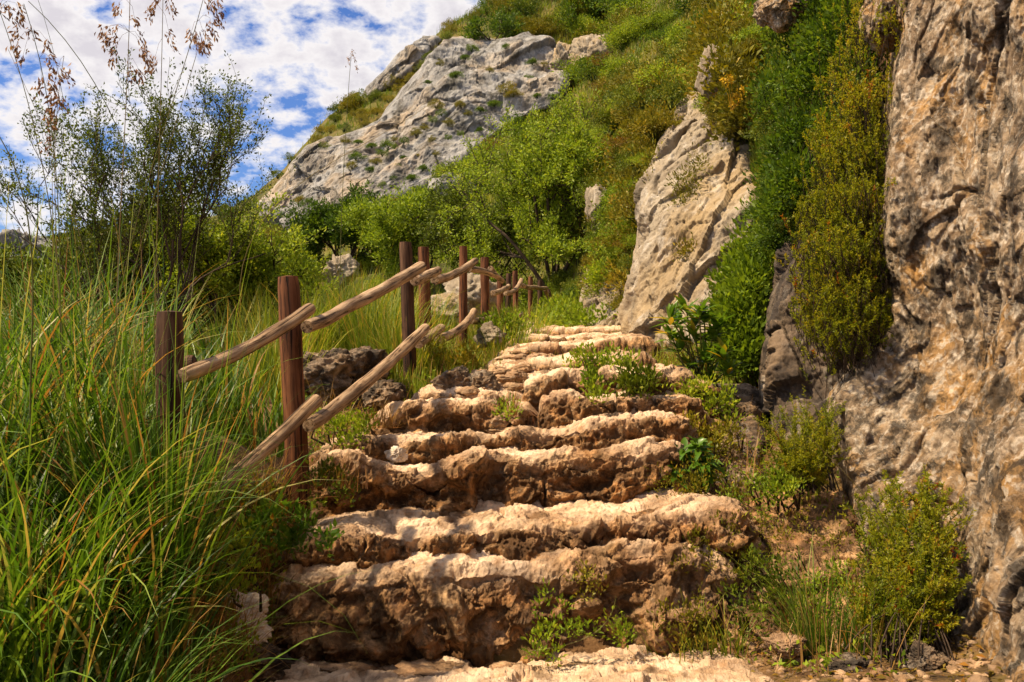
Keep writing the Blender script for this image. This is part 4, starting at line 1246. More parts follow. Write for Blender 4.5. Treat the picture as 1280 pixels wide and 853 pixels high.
# ---- creepers and shrubs that hang on the rock: clumps along a relief
def clump_mass(name, label, cat, rl, n_cl, per, leaf, wid, mat, seed, sd=0.07, up=0.4, out=0.08, kind='leaf', tint0=0.45, dvar=0.10, stems=True):
    g = np.random.default_rng(seed)
    mb = MB(); sb = MB()
    ys = rl.rows
    pyc = g.uniform(ys[0, 0], ys[-1, 0], n_cl * 3)
    l, r = rl.lr(pyc)
    acc = g.random(n_cl * 3) < (r - l) / (ys[:, 2] - ys[:, 1]).max()
    pyc = pyc[acc][:n_cl]; l, r = rl.lr(pyc)
    pxc = l + (r - l) * g.random(len(pyc))
    C = rl.point(pxc, pyc)
    view = -unit(C)
    outn = unit(view * np.array([1, 1, 0]) + np.array([-0.22, 0, 0.5]))
    if n_cl > 140:                                          # gaps where the rock shows through
        keep = fbm(C * (0.22 / max(sd, 0.02)), 2, seed + 11) > -0.16
        C, outn = C[keep], outn[keep]
    lump = np.clip(fbm(C * (0.24 / max(sd, 0.02)), 2, seed) * 2.6, -0.7, 1.2)
    patch = fbm(C * (0.16 / max(sd, 0.02)), 2, seed + 5)
    C = C + outn * ((0.3 * g.random(len(C)) + 0.9 * lump)[:, None] * out) + g.normal(0, dvar * 0.4, C.shape)
    for k in range(len(C)):
        m = int(per * g.uniform(0.6, 1.4))
        ct = tint0 + 0.45 * patch[k] + g.normal(0, 0.08) + (0.25 if g.random() < 0.06 else 0)
        if kind == 'leaf':
            off = rand_unit(m, g) * (g.random(m)[:, None] ** 0.5) * sd * 1.6
            pos = C[k] + off
            ax = unit(off) + outn[k] * 0.7 + np.array([0, 0, up]) + 0.5 * rand_unit(m, g)
            L = leaf * g.uniform(0.6, 1.4, m)
            leaves(mb, pos, ax, L, L * wid, np.clip(ct + g.normal(0, 0.15, m), 0, 1), g=g, fold=leaf > 0.035)
        else:                                               # heath: upright shoots clad in needles
            ns = max(3, m // 30)
            for _ in range(ns):
                b0 = C[k] + g.normal(0, sd, 3)
                ax0 = unit(outn[k] * 0.6 + np.array([0, 0, up]) + 0.55 * g.normal(size=3) * 0.6)
                Ls = g.uniform(0.7, 1.5) * sd * 1.7
                q = m // ns
                t = g.random(q) ** 0.7
                pos = b0 + ax0 * (t * Ls)[:, None]
                ru = rand_unit(q, g)
                ax = ax0 * 1.1 + ru
                L = leaf * g.uniform(0.7, 1.3, q)
                red = 0.3 if g.random() < 0.05 else 0.0
                leaves(mb, pos, ax, L, L * wid, np.clip(np.clip(ct, 0.2, 0.72) + g.normal(0, 0.11, q) + 0.16 * (t - 0.5) + red, 0, 1), g=g)
                if stems:
                    tube(sb, np.array([b0 - ax0 * Ls * 0.8 - outn[k] * 0.03, b0, b0 + ax0 * Ls]), [0.0022, 0.0016, 0.0008], 3, 0.3)
        if stems and kind == 'leaf' and k % 2 == 0 and n_cl > 30:
            s0 = C[k] - outn[k] * (out + 0.12) - np.array([0, 0, sd * 2])
            tube(sb, np.array([s0, (s0 + C[k]) / 2 + g.normal(0, 0.02, 3), C[k]]), [0.006, 0.004, 0.002], 4, 0.3)
    c0 = C[np.argmin(C[:, 2])]
    root = empty(name, Vector(c0))
    tag(root, label, cat)
    for nm, q, mt in (('foliage', mb, mat), ('branches', sb, M['bark'])):
        if q.n:
            q.v = [v - c0.astype(np.float32) for v in q.v]
            pt_ = link(nm, q.mesh(nm, mt), root)
            if nm == 'branches': pt_['kind'] = 'stuff'        # thin twigs, too fine to pick apart
    return root


V1 = Relief([(-60, 955, 1120), (0, 968, 1085), (60, 962, 1090), (120, 962, 1090), (180, 960, 1060), (240, 958, 1020), (290, 958, 985), (320, 960, 972)],
            [(930, 0, 6.8), (1100, 0, 5.2), (930, 200, 6.3), (1050, 200, 5.2), (950, 310, 5.8), (990, 280, 5.5), (1100, 120, 5.0)], rnd=12, back=0.3)
clump_mass('hanging_creeper', 'dense dark green creeper hanging down the rock beside the cliff', 'creeper', V1, 520, 70, 0.034, 0.42, M['dark'], 61, sd=0.075, out=0.30, tint0=0.60)
V2 = Relief([(275, 940, 965), (320, 925, 955), (370, 912, 945), (420, 910, 940), (465, 918, 940)], [(930, 280, 6.4), (960, 330, 5.7), (900, 400, 6.0), (945, 440, 5.3), (920, 460, 5.5)], rnd=12, back=0.3)
clump_mass('hanging_creeper', 'bright mid green creeper trailing down between two rock faces', 'creeper', V2, 170, 60, 0.050, 0.38, M['fresh'], 62, sd=0.07, out=0.14, tint0=0.34)
V3 = Relief([(195, 1045, 1090), (240, 1035, 1095), (290, 1025, 1098), (340, 1015, 1100), (390, 1010, 1102), (425, 1020, 1100), (455, 1045, 1092)],
            [(1040, 200, 5.0), (1095, 200, 4.6), (1000, 330, 4.75), (1105, 330, 4.45), (1000, 400, 4.65), (1100, 420, 4.35), (1060, 460, 4.45), (1050, 330, 4.5)], rnd=18, back=0.25)
clump_mass('heath_shrub', 'large yellow green heath shrub hanging from the cliff edge', 'shrub', V3, 400, 240, 0.015, 0.30, M['heath'], 63, sd=0.046, out=0.24, kind='heath', up=0.7, tint0=0.50)
V3b = Relief([(20, 1065, 1115), (80, 1055, 1108), (140, 1045, 1104), (200, 1038, 1096), (300, 1030, 1096)], [(1060, 20, 5.3), (1110, 20, 4.8), (1030, 200, 5.1), (1095, 220, 4.6), (1075, 120, 4.9)], rnd=14, back=0.2)
clump_mass('heath_shrub', 'upper yellow green heath shrub with red tips beside the cliff top', 'shrub', V3b, 190, 220, 0.016, 0.30, M['heath'], 64, sd=0.055, out=0.18, kind='heath', up=0.7, tint0=0.62)
V4 = Relief([(514, 990, 1032), (530, 965, 1050), (555, 953, 1060), (585, 955, 1056), (604, 975, 1040)], [(1000, 515, 4.2), (960, 560, 4.1), (1055, 560, 4.0), (1010, 610, 3.95), (1010, 560, 3.95)], rnd=16, back=0.15)


def fan_shrub(name, label, base, rl, n, seed, tint0, leaf, rad=0.05, need=110, side=7):
    """stems that fan out from one foot and carry needle-clad side shoots"""
    g = np.random.default_rng(seed)
    b0 = P(*base)
    mb = MB(); sb = MB()
    ys = rl.rows
    for k in range(n):
        yy = ys[0, 0] + (ys[-1, 0] - ys[0, 0]) * g.random() ** 0.8; l_, r_ = rl.lr(yy)
        tip = rl.point(g.uniform(l_, r_), yy) + np.array([0, g.uniform(-0.05, 0.16), 0])
        foot = b0 + g.normal(0, rad, 3) * [1, 0.8, 0.2]
        mid = (foot + tip) / 2 + (tip - foot) * [-0.18, -0.1, 0] + np.array([0, 0, 0.12 * np.linalg.norm(tip - foot)]) + g.normal(0, 0.015, 3)
        t = np.linspace(0, 1, 9)[:, None]
        pts = foot * (1 - t) ** 2 + 2 * mid * t * (1 - t) + tip * t ** 2
        tube(sb, pts, np.linspace(0.0032, 0.0009, 9), 4, 0.3)
        ct = tint0 + g.normal(0, 0.12)
        shoots = [(pts, 0.35)]
        for _ in range(side):
            j = g.integers(3, 9)
            dv = unit(unit(pts[8] - pts[4]) + 0.8 * g.normal(size=3) + [0, -0.2, 0.3])
            ln = g.uniform(0.04, 0.10)
            q = pts[j] + dv * np.linspace(0, ln, 4)[:, None] + np.array([0, 0, 0.02]) * (np.linspace(0, 1, 4)[:, None] ** 2)
            tube(sb, q, np.linspace(0.0013, 0.0006, 4), 3, 0.3)
            shoots.append((q, 0.0))
        for q, st in shoots:
            ln = np.linalg.norm(q[-1] - q[0])
            m = int(need * (0.35 if st == 0.0 else 1.0) * g.uniform(0.8, 1.2))
            tt = (st + (1 - st) * g.random(m) ** 0.8) * (len(q) - 1)
            i0 = np.minimum(tt.astype(int), len(q) - 2)
            pos = q[i0] + (q[i0 + 1] - q[i0]) * (tt - i0)[:, None]
            ax = unit(q[-1] - q[-2]) * 0.9 + rand_unit(m, g)
            L = leaf * g.uniform(0.7, 1.3, m)
            red = 0.35 if g.random() < 0.03 else 0.0
            leaves(mb, pos, ax, L, L * 0.28, np.clip(np.clip(ct, 0.15, 0.75) + g.normal(0, 0.1, m) + 0.15 * (tt / (len(q) - 1) - 0.5) + red, 0, 1), g=g)
    root = empty(name, Vector(b0)); tag(root, label, 'shrub')
    for nm, q, mt in (('foliage', mb, M['heath']), ('branches', sb, M['bark'])):
        q.v = [v - b0.astype(np.float32) for v in q.v]
        link(nm, q.mesh(nm, mt), root)
    return root


fan_shrub('heath_shrub', 'small rounded heath shrub growing at the foot of the cliff', (1012, 612, 4.02), V4, 80, 65, 0.52, 0.013, 0.05)
V5 = Relief([(605, 1105, 1195), (640, 1085, 1205), (690, 1065, 1210), (735, 1060, 1205), (770, 1075, 1190), (790, 1100, 1170)], [(1130, 605, 3.55), (1200, 620, 3.3), (1080, 700, 3.35), (1205, 720, 3.05), (1130, 700, 3.15), (1120, 810, 3.05), (1180, 800, 2.98)], rnd=18, back=0.15)
fan_shrub('heath_shrub', 'upright yellow green heath shrub standing against the cliff base', (1140, 818, 3.02), V5, 95, 66, 0.45, 0.015, 0.07, need=130, side=9)
V6 = Relief([(20, 880, 950), (60, 862, 940), (100, 866, 930), (130, 890, 930), (160, 915, 935)], [(870, 40, 11), (940, 60, 8.5), (870, 130, 9.6), (930, 200, 7.8), (915, 230, 8.0)], rnd=12, back=0.3)
clump_mass('hanging_creeper', 'olive scrub with rusty leaves above the tall rock face', 'creeper', V6, 170, 46, 0.062, 0.42, M['olive'], 67, sd=0.12, out=0.35, tint0=0.5, stems=False)
V7 = Relief([(90, 775, 850), (150, 765, 838), (210, 752, 822), (270, 745, 806), (330, 742, 798), (380, 752, 790)], [(780, 100, 13), (845, 120, 10.5), (760, 220, 13), (815, 220, 10), (750, 330, 12), (795, 330, 9.8), (770, 380, 10.4)], rnd=12, back=0.4)
clump_mass('hanging_creeper', 'rust tinged scrub draping the slope beside the tall rock face', 'creeper', V7, 110, 60, 0.050, 0.42, M['olive'], 68, sd=0.12, out=0.3, tint0=0.42)
HB = np.random.default_rng(55)
for Rv, nb, ks, rr, wh in ((V7, 60, ['olive', 'mid', 'mid', 'olive', 'fresh', 'rust', 'fresh'], (0.16, 0.36), 'hanging on the steep slope beside the tall rock face'),
                           (V6, 26, ['olive', 'mid', 'rust', 'fresh', 'olive'], (0.10, 0.22), 'hanging above the tall rock face'),
                           (V1, 34, ['dark', 'dark', 'mid', 'dark'], (0.08, 0.17), 'growing out of the hanging creeper')):
    for _ in range(nb):
        yy = HB.uniform(Rv.rows[0, 0], Rv.rows[-1, 0]); l_, r_ = Rv.lr(yy)
        xx = HB.uniform(l_, r_)
        p = Rv.point(xx, yy)
        put_bush(ks[HB.integers(len(ks))], p - np.array([0, 0, 0.08]), HB.uniform(*rr), HB, 1.0, where=wh)
V8 = Relief([(380, 690, 728), (395, 676, 790), (412, 672, 790)], [(700, 380, 13), (680, 405, 11.5), (725, 405, 11), (780, 405, 10.8)], rnd=6, back=0.2)
clump_mass('low_bush', 'low green undergrowth where the path bends out of sight', 'bush', V8, 70, 40, 0.07, 0.45, M['fresh'], 69, sd=0.11, out=0.1, tint0=0.4)
for k, (x0, y0, x1, y1, d_, mt, lb) in enumerate([
        (845, 195, 885, 275, 8.4, 'olive', 'olive tuft growing out of the middle of the tall rock face'), (808, 190, 832, 235, 9.4, 'olive', 'thin olive tuft on the edge of the tall rock face'), (852, 300, 872, 335, 7.9, 'olive', 'tiny tuft low on the tall rock face'),
        (738, 335, 760, 352, 10.8, 'fresh', 'yellow green tuft on the small rock face'), (905, 350, 940, 390, 6.2, 'mid', 'green tuft at the edge of the tall rock face')]):
    Rk = Relief([(y0, x0 + 6, x1 - 6), ((y0 + y1) / 2, x0, x1), (y1, x0 + 4, x1 - 8)], [(x0, y0, d_), (x1, y0, d_ - 0.1), (x0, y1, d_ - 0.15), (x1, y1, d_ - 0.2)], rnd=5, back=0.05)
    clump_mass('rock_tuft', lb, 'tuft', Rk, 26, 34, 0.034 * d_ / 8, 0.35, M[mt], 90 + k, sd=0.055, out=0.10, tint0=0.5)


# ---- grass
def tussock(name, base, g, n, length, width, spread, lean0, droop, bias, mat, dry=0.15, seg=6):
    """a clump of blades rising from a small patch of ground"""
    mb = MB()
    rr = g.random(n) ** 0.5 * spread
    a = g.uniform(0, 6.283, n)
    pos = np.stack([rr * np.cos(a), rr * np.sin(a), np.zeros(n)], -1)
    pos[:, 2] = H(base[0] + pos[:, 0], base[1] + pos[:, 1]) - base[2] - 0.02
    outw = np.stack([np.cos(a), np.sin(a)], -1) * (0.9 if abs(bias[0]) < 0.3 else 0.5) + np.array(bias)[None] + g.normal(0, 0.45, (n, 2))
    az = np.arctan2(outw[:, 1], outw[:, 0])
    tint = np.clip(g.normal(0.37 + g.normal(0, 0.07), 0.20, n), 0, 0.78)
    tint = np.where(g.random(n) < dry, g.uniform(0.80, 1.0, n), tint)
    L = length * g.uniform(0.55, 1.15, n)
    lean = np.abs(g.normal(lean0, 0.16, n)); W = width * g.uniform(0.6, 1.3, n); dr = np.abs(g.normal(droop, 0.5, n))
    if length > 0.75:                                       # a few long bare stems stand above the leaves
        st = g.random(n) < 0.035
        L = np.where(st, L * 1.45, L); lean = np.where(st, lean * 0.5, lean); W = np.where(st, W * 0.45, W); dr = np.where(st, dr * 0.25, dr)
        tint = np.where(st, g.uniform(0.35, 0.9, n), tint)
    blades(mb, pos, az, lean, L, W, dr, tint, seg)
    return link(name, mb.mesh(name, mat), None, Vector(base))


GG = np.random.default_rng(12)
TUS = [  # column, row of the base, distance, blades, length, spread
    (30, 760, 2.55, 620, 1.05, 0.26), (120, 800, 2.60, 520, 0.90, 0.24), (-70, 800, 2.3, 460, 1.05, 0.26), (100, 700, 3.0, 620, 0.95, 0.28), (150, 745, 2.90, 360, 0.62, 0.16), (176, 745, 2.70, 240, 0.98, 0.08), (0, 690, 3.1, 560, 0.98, 0.30),
    (60, 640, 3.7, 520, 0.95, 0.30), (150, 640, 3.6, 480, 0.82, 0.24), (-60, 660, 3.4, 460, 0.98, 0.3), (260, 570, 4.3, 380, 0.66, 0.28), (120, 590, 4.3, 420, 0.85, 0.3), (310, 545, 4.7, 260, 0.50, 0.22), (20, 900, 2.0, 420, 0.85, 0.24), (130, 870, 2.35, 380, 0.6, 0.22), (-140, 720, 2.7, 380, 1.0, 0.28), (190, 800, 2.8, 200, 0.32, 0.14)]
for px, py, d, n, L, sp in TUS:
    p = ground_at(px, py, d)
    o = tussock('tall_grass_tussock', p, GG, int(n * 0.72), L * 0.92, 0.0125, sp, 0.17, 1.7 if px < 60 else 1.15, (-0.05 if px < 60 else -0.6, -0.08), M['grass'], 0.16, 9)
    if px < 110: tag(o, 'tall arching green grass tussock on the open bank away from the rails', 'grass', 'tall grass tussocks on the open bank')
    elif py < 650 or px < 205: tag(o, 'tall arching green grass tussock around the short dark post', 'grass', 'tall grass tussocks around the short post')
    else: tag(o, 'short green grass tussock below the lower rail beside the lowest steps', 'grass', 'grass tussocks below the lower rail')
p = ground_at(206, 752, 2.84)
tag(tussock('tall_grass_tussock', p, GG, 330, 0.95, 0.012, 0.06, 0.05, 0.35, (-0.05, -0.1), M['grass'], 0.12, 8), 'upright green grass tussock standing in front of the short dark post', 'grass')
DRY = [(245, 700, 3.25), (290, 720, 3.3), (260, 765, 3.05), (315, 690, 3.55), (225, 835, 2.75), (330, 650, 3.7), (185, 800, 2.7), (350, 640, 3.8)]
for px, py, d in DRY:
    p = ground_at(px, py, d)
    o = tussock('dry_grass_tussock', p, GG, 90, 0.27, 0.0045, 0.10, 0.45, 1.0, (0.3, -0.1), M['straw'], 0.0, 6)
    tag(o, 'thin brown dry grass tussock between the rail and the lowest steps', 'grass', 'dry grass tussocks beside the lowest steps')
TUS2 = [(335, 505, 5.6, 260, 0.60, 0.26), (400, 440, 7.0, 260, 0.70, 0.30), (455, 430, 7.0, 300, 0.72, 0.32), (480, 450, 6.6, 240, 0.62, 0.25), (430, 405, 9.0, 240, 0.8, 0.4), (505, 468, 6.2, 200, 0.50, 0.14), (545, 470, 6.4, 200, 0.24, 0.22), (560, 455, 7.2, 200, 0.22, 0.25), (630, 440, 8.0, 220, 0.34, 0.25), (615, 430, 8.8, 220, 0.30, 0.3), (640, 425, 9.5, 240, 0.5, 0.3), (300, 450, 7.5, 240, 0.7, 0.35), (360, 470, 6.6, 240, 0.62, 0.3), (520, 415, 9.5, 220, 0.6, 0.4), (650, 415, 11, 200, 0.55, 0.4), (480, 400, 11, 200, 0.7, 0.5)]
for px, py, d, n, L, sp in TUS2:
    p = ground_at(px, py, d)
    o = tussock('grass_tussock', p, GG, n, L, 0.006 + 0.0004 * d, sp, 0.22, 0.9, (0.0, 0.0), M['drygrass'], 0.12, 5)
    tag(o, 'fine yellow green grass tussock growing among the fence posts', 'grass', 'yellow green tussocks along the fence')
for px, py, d, n, L, sp, lb in [(1015, 770, 3.3, 150, 0.40, 0.07, 'bright green grass tuft beside the upright heath shrub'), (1060, 790, 3.2, 110, 0.32, 0.08, 'green grass tuft at the foot of the upright heath shrub'), (800, 480, 5.0, 60, 0.16, 0.05, 'small grass tuft beside the middle steps'), (860, 545, 4.75, 110, 0.20, 0.08, 'yellow green grass tuft on the ledge above the rosette plant'), (900, 790, 3.45, 90, 0.26, 0.10, 'thin grass tuft in the corner below the rock bank'), (845, 800, 3.42, 70, 0.30, 0.10, 'thin grass tuft against the lowest riser')]:
    p = ground_at(px, py, d)
    if py < 560: p[2] = P(px, py, d)[2]
    o = tussock('grass_tuft', p, GG, n, L, 0.005, sp, 0.3, 0.9, (-0.4, -0.2), M['grass'] if px > 900 else M['drygrass'], 0.1, 5)
    tag(o, lb, 'grass')

# short grass and weeds that cover the slope: nobody could count them
sg = np.random.default_rng(8)
mb = MB()
n = 15000
px = np.concatenate([sg.uniform(-120, 980, n), sg.uniform(480, 980, 6000)]); py = np.concatenate([sg.uniform(-60, 500, n), sg.uniform(-40, 330, 6000)])
hp = hit(px, py)
ok = ~np.isnan(hp[:, 0]) & (hp[:, 1] > 5) & ~in_outcrop(px, py)
hp = hp[ok]
for rep in range(7):
    m = len(hp)
    sz = 0.10 + hp[:, 1] * 0.0042
    pos = hp + sg.normal(0, 1, (m, 3)) * (sz * 0.6)[:, None] * np.array([1, 1, 0])
    pos[:, 2] = H(pos[:, 0], pos[:, 1]) - 0.02
    patch = fbm(np.stack([pos[:, 0], pos[:, 1], pos[:, 0] * 0], -1) * 0.35, 3, 99)
    blades(mb, pos, sg.uniform(0, 6.28, m), np.abs(sg.normal(0.3, 0.25, m)), sz * sg.uniform(0.6, 1.6, m), 0.005 + hp[:, 1] * 0.0009, np.abs(sg.normal(0.6, 0.4, m)), np.clip(0.45 + 0.7 * patch + sg.normal(0, 0.16, m), 0, 1), 2)
tag(link('hillside_grass', mb.mesh('hillside_grass', M['drygrass'])), 'yellow green grass and weeds covering the hillside', None, None, 'stuff')

# weeds, dry stems and litter close to the stairs
mb = MB(); mbs = MB()
pts = []
for (x0, x1, y0, y1, k, d0, d1) in [(205, 350, 620, 850, 620, 2.6, 4.2), (380, 500, 480, 640, 240, 3.6, 5.4), (860, 1120, 600, 850, 240, 2.8, 4.6), (840, 960, 430, 620, 300, 4.0, 6.5), (520, 660, 420, 500, 260, 5, 9), (700, 840, 436, 478, 140, 5, 7)]:
    a = hit(sg.uniform(x0, x1, k), sg.uniform(y0, y1, k), d0)
    pts.append(a[~np.isnan(a[:, 0])])
pts = np.concatenate(pts)
for rep in range(2):
    m = len(pts)
    pos = pts + sg.normal(0, 0.03, (m, 3)) * [1, 1, 0]
    blades(mbs, pos, sg.uniform(0, 6.28, m), np.abs(sg.normal(0.6, 0.5, m)), sg.uniform(0.08, 0.30, m), np.full(m, 0.0035), np.abs(sg.normal(0.8, 0.6, m)), sg.random(m), 4)
for rep in range(9):
    m = len(pts)
    pos = pts + sg.normal(0, 0.025, (m, 3)) * [1, 1, 0] + np.array([0, 0, 1.0]) * np.abs(sg.normal(0.03, 0.03, m))[:, None]
    L = sg.uniform(0.012, 0.032, m)
    leaves(mb, pos, rand_unit(m, sg) + [0, 0, 0.6], L, L * 0.5, np.clip(sg.normal(0.5, 0.2, m), 0, 1), g=sg)
tag(link('weeds', mb.mesh('weeds', M['fresh'])), 'low green weeds beside the stairs', None, None, 'stuff')
tag(link('dry_straw', mbs.mesh('dry_straw', M['straw'])), 'dry yellow straw and stems beside the stairs', None, None, 'stuff')


# ---- tall flowering grass stalks
def stalk(path, d, heads, seed, r=0.0022, label=None, dz=0.0):
    g = np.random.default_rng(seed)
    pp = np.array(path, float)
    w = P(pp[:, 0], pp[:, 1], d + np.linspace(0.0, dz, len(pp)))
    t = np.concatenate([[0], np.cumsum(np.linalg.norm(np.diff(w, axis=0), axis=1))]); t /= t[-1]
    deg = min(3, len(pp) - 1)
    s = np.linspace(0, 1, 18)
    Q = np.stack([np.polyval(np.polyfit(t, w[:, a], deg), s) for a in range(3)], -1)
    root = empty('grass_stalk', Vector(Q[0]))
    tag(root, label or 'tall thin grass stalk with drooping brown seed heads against the sky', 'grass', 'tall flowering grass stalks')
    mb = MB(); tube(mb, Q - Q[0], np.linspace(r, r * 0.5, 18), 5, g.uniform(0.2, 0.9))
    link('stem', mb.mesh('stem', M['stalk'], True), root)
    if heads:
        hb = MB()
        for (hx, hy, ln, dr) in heads:
            c = P(hx, hy, d + dz)
            # side branch from the stalk to the head, then spikelets hanging from it
            j = np.argmin(np.linalg.norm(Q - (c + [0, 0, 0.02]), axis=1))
            br = np.array([Q[j], (Q[j] + c) / 2 + [0, 0, 0.015], c, c + np.array([0.3 * dr, 0, -1]) * ln * d / F])
            tube(hb, br - Q[0], [0.0007, 0.0006, 0.0005, 0.0004], 3, 0.2)
            m = int(10 + ln * 0.9)
            tt = g.random(m)
            pos = c + (br[3] - c) * tt[:, None] + g.normal(0, 0.008, (m, 3))
            ax = np.array([0.35 * dr, 0, -1]) + 0.45 * g.normal(size=(m, 3))
            L = g.uniform(0.012, 0.024, m)
            leaves(hb, pos - Q[0], ax, L, L * 0.36, g.random(m), g=g)
        link('seed_head', hb.mesh('seed_head', M['seed']), root)
    return root


stalk([(75, 560), (66, 285), (30, 110), (-2, 10)], 3.0, [(8, 2, 20, 1), (20, 4, 26, 1), (26, 20, 24, -1), (-4, 6, 10, 1)], 1, label='leaning grass stalk topped by one bunched brown seed plume')
stalk([(80, 600), (74, 300), (66, 170), (44, 55), (30, 5)], 3.0, [(22, 52, 12, -1), (38, 36, 10, 1), (31, 62, 16, -1), (58, 50, 24, 1), (60, 70, 22, 1), (52, 98, 20, -1), (64, 100, 28, 1), (70, 118, 22, -1), (58, 138, 20, 1), (62, 172, 14, -1), (80, 85, 18, 1)], 2, label='grass stalk hung with many small dark seed heads along its length')
stalk([(230, 520), (185, 270), (140, 150), (95, 65), (35, 2)], 2.8, [], 3, label='long bare grass stalk arching up to a thin point against the sky')
stalk([(145, 560), (149, 300), (157, 140), (163, -30)], 3.2, [(150, 2, 14, -1), (138, 32, 22, -1), (148, 34, 24, -1), (130, 34, 14, -1), (168, 22, 24, 1), (176, 50, 30, 1), (178, 62, 30, 1), (160, 78, 24, 1), (144, 60, 22, -1), (172, 84, 16, 1)], 4, label='straight grass stalk with wide drooping brown plumes on both sides')
stalk([(190, 560), (196, 300), (201, 120), (204, -20)], 3.3, [(198, -6, 20, -1), (208, -8, 26, 1), (210, 36, 26, 1), (194, 72, 16, -1), (192, 10, 14, -1)], 5, label='upright grass stalk with short brown plumes above the thin shrub')
stalk([(150, 600), (165, 300), (218, 120), (256, -8)], 3.1, [(258, -8, 18, 1), (266, 2, 30, 1), (262, 22, 22, 1), (252, 34, 28, 1), (244, 44, 20, 1), (270, 0, 16, 1), (240, 38, 12, -1)], 6, label='slanting grass stalk with a heavy brown plume at its tip')
stalk([(140, 620), (170, 330), (206, 200), (245, 70)], 3.4, [(246, 40, 18, 1), (254, 52, 16, 1)], 7, label='slim slanting grass stalk crossing the heavy plumed one')
stalk([(40, 560), (38, 300), (20, 215), (-4, 165)], 2.5, [], 8, r=0.003, label='thick bare grass stalk bending out of the picture edge above the tussocks')
stalk([(120, 580), (96, 290), (70, 180), (22, 110), (14, 60)], 3.5, [], 9, r=0.0015, label='very fine bare grass stalk between the seed heads')
stalk([(70, 560), (70, 290), (72, 130), (80, 70)], 3.3, [(72, 88, 14, 1), (66, 110, 14, -1), (76, 120, 14, 1), (68, 140, 14, -1)], 10, r=0.0018, label='fine upright grass stalk with tiny paired seed heads')
stalk([(100, 560), (94, 280), (78, 120), (66, 60), (44, -10)], 3.6, [], 11, r=0.0016, label='slim bare grass stalk rising above the thin shrub')
stalk([(424, 420), (426, 300), (433, 150), (439, 68)], 6.5, [(440, 62, 14, 1), (443, 76, 12, 1), (437, 70, 10, -1)], 12, r=0.003, label='lone grass stalk with a small seed head in front of the outcrop')
stalk([(300, 380), (340, 262), (420, 200), (540, 128)], 6.0, [], 13, r=0.0028, label='long pale grass stem slanting across the outcrop')
stalk([(1110, 660), (1085, 625), (1050, 585), (1010, 545)], 3.3, [], 14, r=0.0018, label='thin pale grass stem slanting in front of the cliff base')
stalk([(1245, 850), (1200, 835), (1150, 800), (1120, 765)], 2.95, [], 15, r=0.0022, label='dry straw stem lying at the base of the cliff')
stalk([(660, 815), (700, 808), (745, 790), (770, 745)], 3.36, [], 16, r=0.0025, label='dry twig lying against the lowest riser')


# ---- single small plants
def rosette(name, label, base, g, n, L, W, mat, tilt=0.9, tint=0.45, tvar=0.15, layers=3, stem=0.0):
    root = empty(name, Vector(base)); tag(root, label, 'plant')
    mb = MB()
    for ly in range(layers):
        m = n // layers
        a = g.uniform(0, 6.28, m)
        el = tilt * (0.25 + 0.75 * ly / max(1, layers - 1)) + g.normal(0, 0.12, m)
        ax = np.stack([np.cos(a) * np.cos(el), np.sin(a) * np.cos(el), np.sin(el)], -1)
        pos = np.zeros((m, 3)) + g.normal(0, 0.012, (m, 3)) + np.array([0, 0, stem * (0.4 + 0.6 * ly / max(1, layers - 1))])
        broad_leaves(mb, pos, ax, np.array([0, 0, 1.0]) + 0.2 * g.normal(size=(m, 3)), L * g.uniform(0.6, 1.1, m), W * g.uniform(0.7, 1.1, m), np.clip(tint + g.normal(0, tvar, m), 0, 1), 0.35)
    link('leaves', mb.mesh('leaves', mat), root)
    return root


pg = np.random.default_rng(21)
root = empty('rosette_plant', Vector(P(864, 606, 4.25)))
tag(root, 'bright green plant with rosettes of spoon shaped leaves beside the step', 'plant')
mb = MB()
for (ox, oz, nn, LL) in [(-0.03, 0.14, 26, 0.085), (0.04, 0.11, 22, 0.085), (-0.09, 0.05, 18, 0.075), (0.07, 0.05, 18, 0.075), (0.0, 0.02, 16, 0.07), (0.02, 0.18, 16, 0.07), (-0.06, 0.10, 16, 0.075)]:
    a = pg.uniform(0, 6.28, nn); el = pg.uniform(-0.3, 1.1, nn)
    ax = np.stack([np.cos(a) * np.cos(el), np.sin(a) * np.cos(el) - 0.25, np.sin(el)], -1)
    broad_leaves(mb, np.array([ox, pg.uniform(-0.06, 0.04), oz]) + pg.normal(0, 0.008, (nn, 3)), ax, np.array([0, -0.5, 1.0]) + 0.2 * pg.normal(size=(nn, 3)), 1.25 * LL * pg.uniform(0.7, 1.15, nn), 0.034 * pg.uniform(0.8, 1.2, nn), np.clip(pg.normal(0.42, 0.13, nn), 0, 0.85), 0.4)
link('leaves', mb.mesh('leaves', M['glossy']), root)

